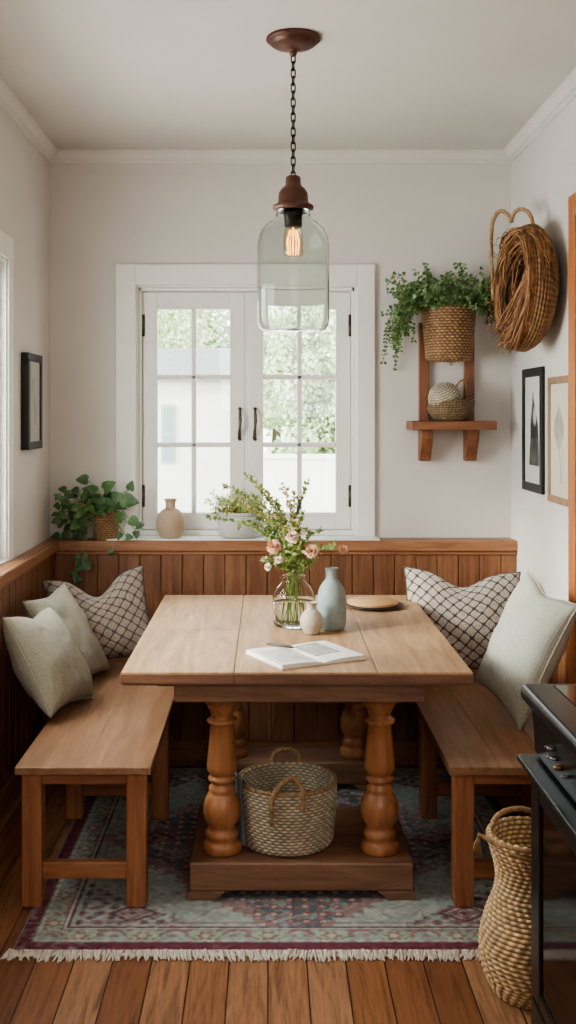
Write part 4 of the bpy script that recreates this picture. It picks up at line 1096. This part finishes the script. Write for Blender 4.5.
# magazine
bkx = Vector((.052, 3.412)); ex_ = Vector((.327, 3.555)) - bkx; ang = math.atan2(ex_.y, ex_.x)
KB = .95
mag = thing('open_book', 'open illustrated book lying on the table near its front edge', 'book', (bkx.x + .134 * math.cos(ang) * 1.2 - .15 * math.sin(ang), bkx.y + .134 * math.sin(ang) * 1.2 + .15 * math.cos(ang), TT), (0, 0, ang))
mag.scale = (.96, .88, 1)
MB().box2((-.168, -.152, 0), (.168, .152, .003), .001).build('cover', M['cover'], mag)
def pagez(u): return .0035 + .014 * (math.sin(min(1, u * 1.15) * PI * .5) ** .55) * (1 - .22 * u) if u > 0 else .0035
for sg in (-1, 1):
    b = MB(); nu = 16
    vs = []; 
    for k in range(nu + 1):
        u = k / nu; x_ = sg * u * .164
        for y_ in (-.148, .148): vs += [(x_, y_, .003), (x_, y_, pagez(u))]
    fs = []
    for k in range(nu):
        a = k * 4; c_ = a + 4; fs += [(a + 1, c_ + 1, c_ + 3, a + 3), (a, a + 1, c_ + 1, c_) [::-1], (a + 2, a + 3, c_ + 3, c_ + 2)]
    fs.append((nu * 4, nu * 4 + 1, nu * 4 + 3, nu * 4 + 2)); b.add(vs, fs, False); b.build('page_block', M['page'], mag)
    def pg(u, v, sg=sg):
        c = L3('#e6e2d9')
        if sg < 0:
            if .12 < u < .86 and .1 < v < .84:
                n = fbm(u * 2 + v * 3, v * 2 - u, 3.0); hatch = .5 + .5 * math.sin((u * .6 + v * 1.4) * 46 + n * 5); a = .55 * smst(.3, .8, hatch) * (.5 + .5 * n + .2); c = c * (1 - max(0, min(.75, a + .15))) + L3('#77746c') * max(0, min(.75, a + .15))
        else:
            if .1 < u < .72 and .3 < v < .93:
                n = .5 + .5 * fbm(u * 3, v * 3, 2.4); c = c * .25 + .75 * (L3('#8d8b84') * (.5 + .9 * n)); 
                if u < .13 or v > .9 or v < .33: c = L3('#3c3a36')
            if .78 < u < .93 and .2 < v < .85 and math.sin(v * 120) > .2: c = c * .75
        return tuple(c)
    g = MB(); nx_, ny_ = 60, 90
    for j_ in range(ny_ + 1):
        for k in range(nx_ + 1):
            u = k / nx_; g.v.append((sg * u * .163, -.147 + .294 * j_ / ny_, pagez(u) + .0006)); g.c.append(pg(u if sg > 0 else 1 - u, j_ / ny_))
    for j_ in range(ny_):
        for k in range(nx_):
            o = j_ * (nx_ + 1) + k; g.f.append((o, o + 1, o + nx_ + 2, o + nx_ + 1)); g.smooth.append(True)
    g.build('page', M['print'], mag)
# pen on the book
pen = MB(); a = Vector(P(265, 641, 3.75)); pz = TT + .024
pa = Vector((-.005, 3.715, pz)); pb = Vector((.090, 3.655, pz - .001))
pen.tube([pa, pa.lerp(pb, .1), pa.lerp(pb, .9), pb], [.002, .0045, .0045, .001], 10)
po = pen.build('pen', M['pen']); tag(po, 'dark pen lying across the far edge of the open book', 'pen')

pl = [(0, 0), (.07, 0), (.10, .004), (.126, .010), (.127, .013), (.12, .012), (.095, .008), (0, .007)]
lathe_thing('plate', 'dark brown plate under the round wooden board at the table\'s far right', 'plate', pl, M['slate'], (.452, 4.56, TT))
bd_ = MB(); bd_.lathe([(0, .0), (.10, 0), (.108, .003), (.109, .012), (.106, .015), (0, .015)], 56)
bo_ = bd_.build('round_board', M['board'], loc=(.447, 4.555, TT + .0125)); tag(bo_, 'light round wooden board stacked on the dark plate', 'board')

# ------------------------------------------------------------------ things on the window sill
CS = CAPZ + .0075
bg = [(0, 0), (.040, 0), (.052, .006), (.066, .04), (.070, .075), (.064, .11), (.045, .135), (.028, .145), (.024, .155), (.025, .175), (.032, .19), (.029, .191), (.021, .175), (.02, .15), (0, .14)]
lathe_thing('sill_vase', 'beige round-bellied stoneware vase on the window sill', 'vase', [(0, 0)] + sp2(bg[1:]), M['cer_beige'], (-.482, 5.275, CS))
spl = thing('sill_planter', 'pale grey ribbed bowl planter with yellow-green plants on the window sill', 'planter', (-.140, 5.318, CS))
pr = [(0, .0), (.085, 0), (.098, .006), (.107, .035), (.112, .075), (.112, .10), (.108, .11), (.1125, .112), (.1135, .124), (.108, .126), (.104, .118), (.10, .04), (0, .03)]
pv = []
for a, b in zip(pr, pr[1:]):
    for k in range(4): pv.append((a[0] + (b[0] - a[0]) * k / 4 + (.0012 * (k % 2) if .02 < a[1] < .1 and a[0] > .1 else 0), a[1] + (b[1] - a[1]) * k / 4))
MB().lathe(pv + [pr[-1]], 56).build('bowl', M['cer_white'], spl)
MB().lathe([(0, .104), (.103, .10)], 32).build('soil', M['soil'], spl)
lf, sm, bl = MB(), MB(), MB(); rr = random.Random(31); starts = []
for i in range(46):
    a = rr.uniform(0, 2 * PI); r_ = .09 * math.sqrt(rr.random()); dx = -.75 + rr.uniform(-.3, 1.1)
    starts.append(((r_ * math.cos(a), r_ * math.sin(a) * .8, .1), (dx, rr.uniform(-.5, .1), rr.uniform(.45, 1.0)), rr.uniform(.45, 1.0)))
def limp(p): p.y = min(p.y, .055); return p
vines(lf, sm, starts, .16, 9, .12, .016, .009, rr, 'oval', .3, lim=limp)
for p0, d0, ln in starts[:26]:
    c_ = Vector(p0) + Vector(d0).normalized() * .14 * ln
    if c_.y < .05:
        for k in range(3): bloom(bl, c_ + Vector((rr.gauss(0, .01), rr.gauss(0, .008), rr.gauss(0, .01))), .008, (0, -.5, .8), rr, 8)
lf.build('foliage', M['herb2'], spl); sm.build('stems', M['stem'], spl); bl.build('blossoms', M['cream'], spl)

pp = thing('potted_plant', 'dark green broad-leaved plant in a small wicker pot on the corner ledge', 'plant', (-.800, 5.273, CAPZ + .0005))
pr = [(0, .002), (.045, 0), (.055, .006), (.059, .06), (.064, .12), (.066, .135), (.062, .137), (.058, .12), (.05, .02), (0, .012)]
weave(pr, .0105, 36, .0045, '#b08a60', '#38230f', 'plain', 5, 5, 8).build('wicker_pot', M['weave'], pp)
MB().lathe([(0, .122), (.059, .120)], 28).build('soil', M['soil'], pp)
lf, sm = MB(), MB(); rr = random.Random(44)
def pleaf(tip, size, dirn, nn=(0, -1, .35), base=None):
    tip = Vector(tip); b0 = Vector(base) if base else Vector((rr.uniform(-.03, .03), rr.uniform(-.03, .02), .12))
    sm.tube(bez(b0, b0.lerp(tip, .5) + Vector((0, 0, .05)), tip, 7), .0018, 5); lf.leaf(tip, dirn, nn, size, size * .95, .22, 'heart', .2)
def pp_(px, py, d=5.2): return P(px, py, d) - pp.location
for i in range(95):
    px = rr.gauss(82, 15); py = rr.gauss(513, 12); px = min(118, max(58, px)); py = min(545, max(490, py))
    if px > 90 and py > 512: py = 508 - rr.random() * 10
    pleaf(pp_(px, py, rr.uniform(5.14, 5.3)), rr.uniform(.028, .052), (rr.gauss(0, .6) + (px - 88) / 30, rr.gauss(0, .3) - .3, rr.gauss(-.2, .4)), (rr.gauss(0, .4), -1, .5 + rr.gauss(0, .4)))
for px, py, s_, dx, dz in ((88, 480, .06, -1, .1), (104, 490, .075, .5, .4), (130, 490, .05, .2, .9), (122, 500, .085, 1, -.1), (130, 519, .06, .7, -.4), (136, 526, .045, .8, .2), (136, 531, .04, .1, -.8), (120, 512, .055, .1, -.9), (121, 533, .04, -.3, -.6), (126, 537, .04, .9, 0), (112, 498, .06, .8, .3), (96, 492, .055, -.6, .5), (60, 497, .035, -.6, .3), (66, 502, .045, -.5, .5), (60, 520, .045, -.9, -.2)):
    pleaf(pp_(px, py, 5.17), s_, (dx, -.25, dz), (rr.gauss(0, .25), -1, .45))
for pts, n in (([(90, 538), (88, 548), (86, 560), (85, 566)], 3), ([(84, 540), (80, 556), (76, 572), (78, 580)], 4), ([(112, 540), (113, 548), (113, 551)], 1)):
    pth = smoothp([pp_(x, y, 5.165) for x, y in pts], 4); sm.tube(pth, .0014, 4)
    for k in range(n * 2 + 1): lf.leaf(pth[-1 - k % len(pth)], (rr.gauss(0, .8), -.2, -.4), (rr.gauss(0, .3), -1, .3), rr.uniform(.025, .042), .03, .2, 'heart')
for k in range(len(lf.v)):
    x, y, z = lf.v[k]; lf.v[k] = (x, min(y, YB - .03 - pp.location.y), z)
lf.build('foliage', M['pothos'], pp); sm.build('stems', M['stem'], pp)

# ------------------------------------------------------------------ stove
sv = thing('kitchen_stove', 'black enamel kitchen range at the right edge, oven door facing left', 'stove', (.93, 2.27, 0))
SX, SY0, SY1, SXR = .672, 1.89, 2.648, XR - .004
m = Rel(sv); m.box2((SX + .002, SY0, .06), (SXR, SY1, .87), .006); m.box2((SX + .05, SY0 + .01, 0), (SXR, SY1 - .01, .07), .003); m.build('body', M['enamel'])
m = Rel(sv); m.box2((.625, SY0 - .004, .874), (SXR, SY1 + .004, .915), .014, 4); m.build('cooktop', M['enamel_edge'])
m = Rel(sv); m.box2((.700, SY0 + .03, .911), (SXR - .05, SY1 - .03, .9175), .002); m.build('glass_hob', M['blackglass'])
m = Rel(sv); m.prism([(.662, .745), (.710, .745), (.710, .874), (.652, .874)], SY0 + .002, SY1 - .002, 'y', .003); m.build('control_panel', M['enamel'])
for i, (yy, zz, mt, r_) in enumerate(((2.47, .812, 'steel', .004), (2.445, .815, 'steel', .005), (2.45, .795, 'steel', .004), (2.42, .80, 'steel', .005), (2.39, .790, 'brass', .007), (2.33, .79, 'steel', .004), (2.2, .80, 'enamel_edge', .018), (2.05, .80, 'enamel_edge', .018))):
    m = Rel(sv); mt3 = Matrix.Rotation(R(-90), 3, 'Y'); m.lathe([(0, .0), (r_, 0), (r_, .006), (r_ * .85, .014), (r_ * .5, .018), (0, .018)], 20, (.658, yy, zz), True, mt3); m.build('knob', M[mt])
m = Rel(sv)
dx0, dx1 = SX - .02, SX + .002
m.box2((dx0, SY0 + .002, .15), (dx1, SY0 + .08, .715), .004); m.box2((dx0, SY1 - .08, .15), (dx1, SY1 - .002, .715), .004); m.box2((dx0, SY0 + .08, .645), (dx1, SY1 - .08, .715), .004); m.box2((dx0, SY0 + .08, .15), (dx1, SY1 - .08, .185), .004)
dr = m.build('oven_door', M['enamel'])
m = Rel(sv); m.box2((dx0 + .006, SY0 + .07, .18), (dx1, SY1 - .07, .655), 0); m.build('oven_window', M['blackglass'], dr)
m = Rel(sv); m.box2((.619, SY0 + .005, .722), (.672, SY1 + .006, .737), .004, 3)
m.build('oven_handle', M['chrome'], dr)
m = Rel(sv); m.box2((dx0, SY0 + .002, .065), (dx1, SY1 - .002, .142), .004); m.build('warming_drawer', M['enamel'])

# ------------------------------------------------------------------ outside
GZ = -.6
st(MB().box2((-30, YB + .3, GZ - .1), (30, 60, GZ), 0).build('ground', M['ground']))
hs = thing('house', 'white rendered house with grey shingle roof across the garden', 'house', (-4, 20, GZ))
m = Rel(hs); m.box2((-9, 20, GZ), (-.28, 26, 2.25), 0); m.build('wall', M['stucco'])
m = Rel(hs); m.box2((-9, 19.85, 2.18), (-.2, 19.98, 2.30), .01); m.build('eave', M['trim'])
m = MB(); sl = math.hypot(4.2, .78); m.box2((-4.9, 0, -.05), (4.0, sl, .05), 0); m.build('roof', M['shingle'], hs, loc=loc(hs, (-4.1, 19.75, 2.25)), rot=(math.atan2(.78, 4.2), 0, 0))
for wx, wz0, wz1, w_ in ((P(168, 0, 20).x, .68, 1.77, .20), (P(120, 0, 20).x, .68, 1.77, .5)):
    m = Rel(hs); m.box2((wx - w_ / 2 - .03, 19.95, wz0), (wx + w_ / 2 + .03, 20, wz1), .01); fo = m.build('window', plain('pale_green_shutter', '#aebbb0', .6), None)
    m = Rel(hs); m.box2((wx - w_ / 2 + .02, 19.94, wz0 + .05), (wx + w_ / 2 - .02, 19.955, (wz0 + wz1) / 2 - .03), 0); m.box2((wx - w_ / 2 + .02, 19.94, (wz0 + wz1) / 2 + .03), (wx + w_ / 2 - .02, 19.955, wz1 - .05), 0); m.build('pane', plain('pale_pane', '#93a8a6', .3), fo)
gw = MB(); gw.box2((-.2, 16, GZ), (9, 16.2, .92), .01); gw.box2((-.25, 15.96, .92), (9, 16.24, .99), .01)
for xx in (1.0, 3.4): gw.box2((xx - .12, 15.9, GZ), (xx + .12, 16.0, .95), .01)
tag(gw.build('garden_wall', M['stucco']), 'low white garden wall below the trees outside the window', 'wall')
def tree(label, x, y, h, r, mat, seed, n=9000, ls=.085):
    rr = random.Random(seed); t = thing('leafy_tree', label, 'tree', (x, y, GZ), group='trees outside the window')
    tr = MB(); tr.tube([(0, 0, 0), (.05, 0, h * .3), (0, .05, h * .62)], [.16, .12, .06], 10)
    for k in range(6):
        a = rr.uniform(0, 2 * PI); tr.tube([(0, 0, h * (.3 + .05 * k)), (math.cos(a) * r * .5, math.sin(a) * r * .5, h * (.5 + .05 * k))], [.06, .02], 6)
    tr.build('trunk', M['bark'], t)
    cl = [(Vector((rr.gauss(0, .42) * r, rr.gauss(0, .42) * r, h * .62 + rr.gauss(0, .22) * h)), r * rr.uniform(.28, .5)) for _ in range(20)]
    m = MB()
    for i in range(n):
        c_, cr = rr.choice(cl); d_ = Vector((rr.gauss(0, 1), rr.gauss(0, 1), rr.gauss(0, 1))).normalized(); p = c_ + d_ * cr * rr.random() ** .35
        m.leaf(p, (rr.gauss(0, 1), rr.gauss(0, 1), rr.gauss(0, 1) - .3), d_, ls * rr.uniform(.6, 1.2), ls * .8, .2, 'oval')
    m.build('crown', mat, t); return t
tree('pale green tree over the garden wall, left in the right sash', P(310, 0, 18).x, 18.2, 3.9, .75, M['tree2'], 1)
tree('bushy green tree behind the garden wall, filling the middle of the right sash', P(342, 0, 19.5).x, 19.4, 4.1, 1.1, M['tree'], 2)
tree('tall pale tree behind the garden wall near the right window edge', P(350, 0, 17.5).x, 17.6, 3.6, 1.0, M['tree2'], 3)
tree('tall green tree rising behind the house roof, left', P(170, 0, 29).x, 29, 5.6, 1.9, M['tree'], 4, 5500, .14)
tree('green tree rising behind the house roof, right end', P(222, 0, 28).x, 28, 5.4, 1.8, M['tree2'], 5, 5500, .14)
tree('tall pale tree far behind, seen between the window sashes', P(275, 0, 30).x, 30, 6.4, 1.9, M['tree2'], 6, 4200, .18)

# ------------------------------------------------------------------ light
wd = bpy.data.worlds.new('world'); SC.world = wd; wd.use_nodes = True; nt = wd.node_tree; nt.nodes.clear()
ow = nt.nodes.new('ShaderNodeOutputWorld'); bgd = nt.nodes.new('ShaderNodeBackground')
tc = nt.nodes.new('ShaderNodeTexCoord'); sx_ = nt.nodes.new('ShaderNodeSeparateXYZ'); rp = nt.nodes.new('ShaderNodeValToRGB')
nt.links.new(tc.outputs['Generated'], sx_.inputs[0]); nt.links.new(sx_.outputs[2], rp.inputs[0])
rp.color_ramp.elements[0].position = .0; rp.color_ramp.elements[0].color = (1.0, .99, .95, 1)
rp.color_ramp.elements[1].position = .7; rp.color_ramp.elements[1].color = (.80, .90, 1.0, 1)
nt.links.new(rp.outputs[0], bgd.inputs[0]); bgd.inputs[1].default_value = 4.2; nt.links.new(bgd.outputs[0], ow.inputs[0])

def light(name, typ, loc_, rot, energy, col=(1, 1, 1), **kw):
    l = bpy.data.lights.new(name, typ); l.energy = energy; l.color = col
    for k, v in kw.items(): setattr(l, k, v)
    o = bpy.data.objects.new(name, l); COL.objects.link(o); o.location = loc_
    o.rotation_euler = rot if not isinstance(rot, Vector) else rot.to_track_quat('-Z', 'Y').to_euler()
    return o
light('sun', 'SUN', (-8, 0, 8), Vector((.80, .34, -.36)), 4.0, (1.0, .95, .88), angle=R(9))
light('left_window_daylight', 'AREA', (XL - .35, (LY0 + LY1) / 2, (LZ0 + LZ1) / 2 + .1), Vector((1, 0.05, -.22)), 76, (.98, .99, 1.0), shape='RECTANGLE', size=1.5, size_y=1.25)
light('behind_camera_fill', 'AREA', (.40, YF + .35, 2.15), Vector((-.14, 1, -.44)), 33, (1.0, .97, .93), shape='RECTANGLE', size=1.9, size_y=1.3)  # fill lamp added behind the camera; no window stands there
for nm, lc, dr_, a, b in (('back_window_portal', ((WX0 + WX1) / 2, YB + T + .02, (WZ0 + WZ1) / 2), Vector((0, -1, 0)), WX1 - WX0, WZ1 - WZ0),):
    o = light(nm, 'AREA', lc, dr_, 1, shape='RECTANGLE', size=a, size_y=b); o.data.cycles.is_portal = True

SC.view_settings.view_transform = 'AgX'
SC.view_settings.look = 'AgX - Medium High Contrast'
SC.view_settings.exposure = 0.38
try:
    SC.cycles.max_bounces = 10; SC.cycles.transmission_bounces = 12; SC.cycles.transparent_max_bounces = 16
    SC.cycles.caustics_refractive = True; SC.cycles.sample_clamp_indirect = 6.0; SC.cycles.use_denoising = True
except Exception: pass
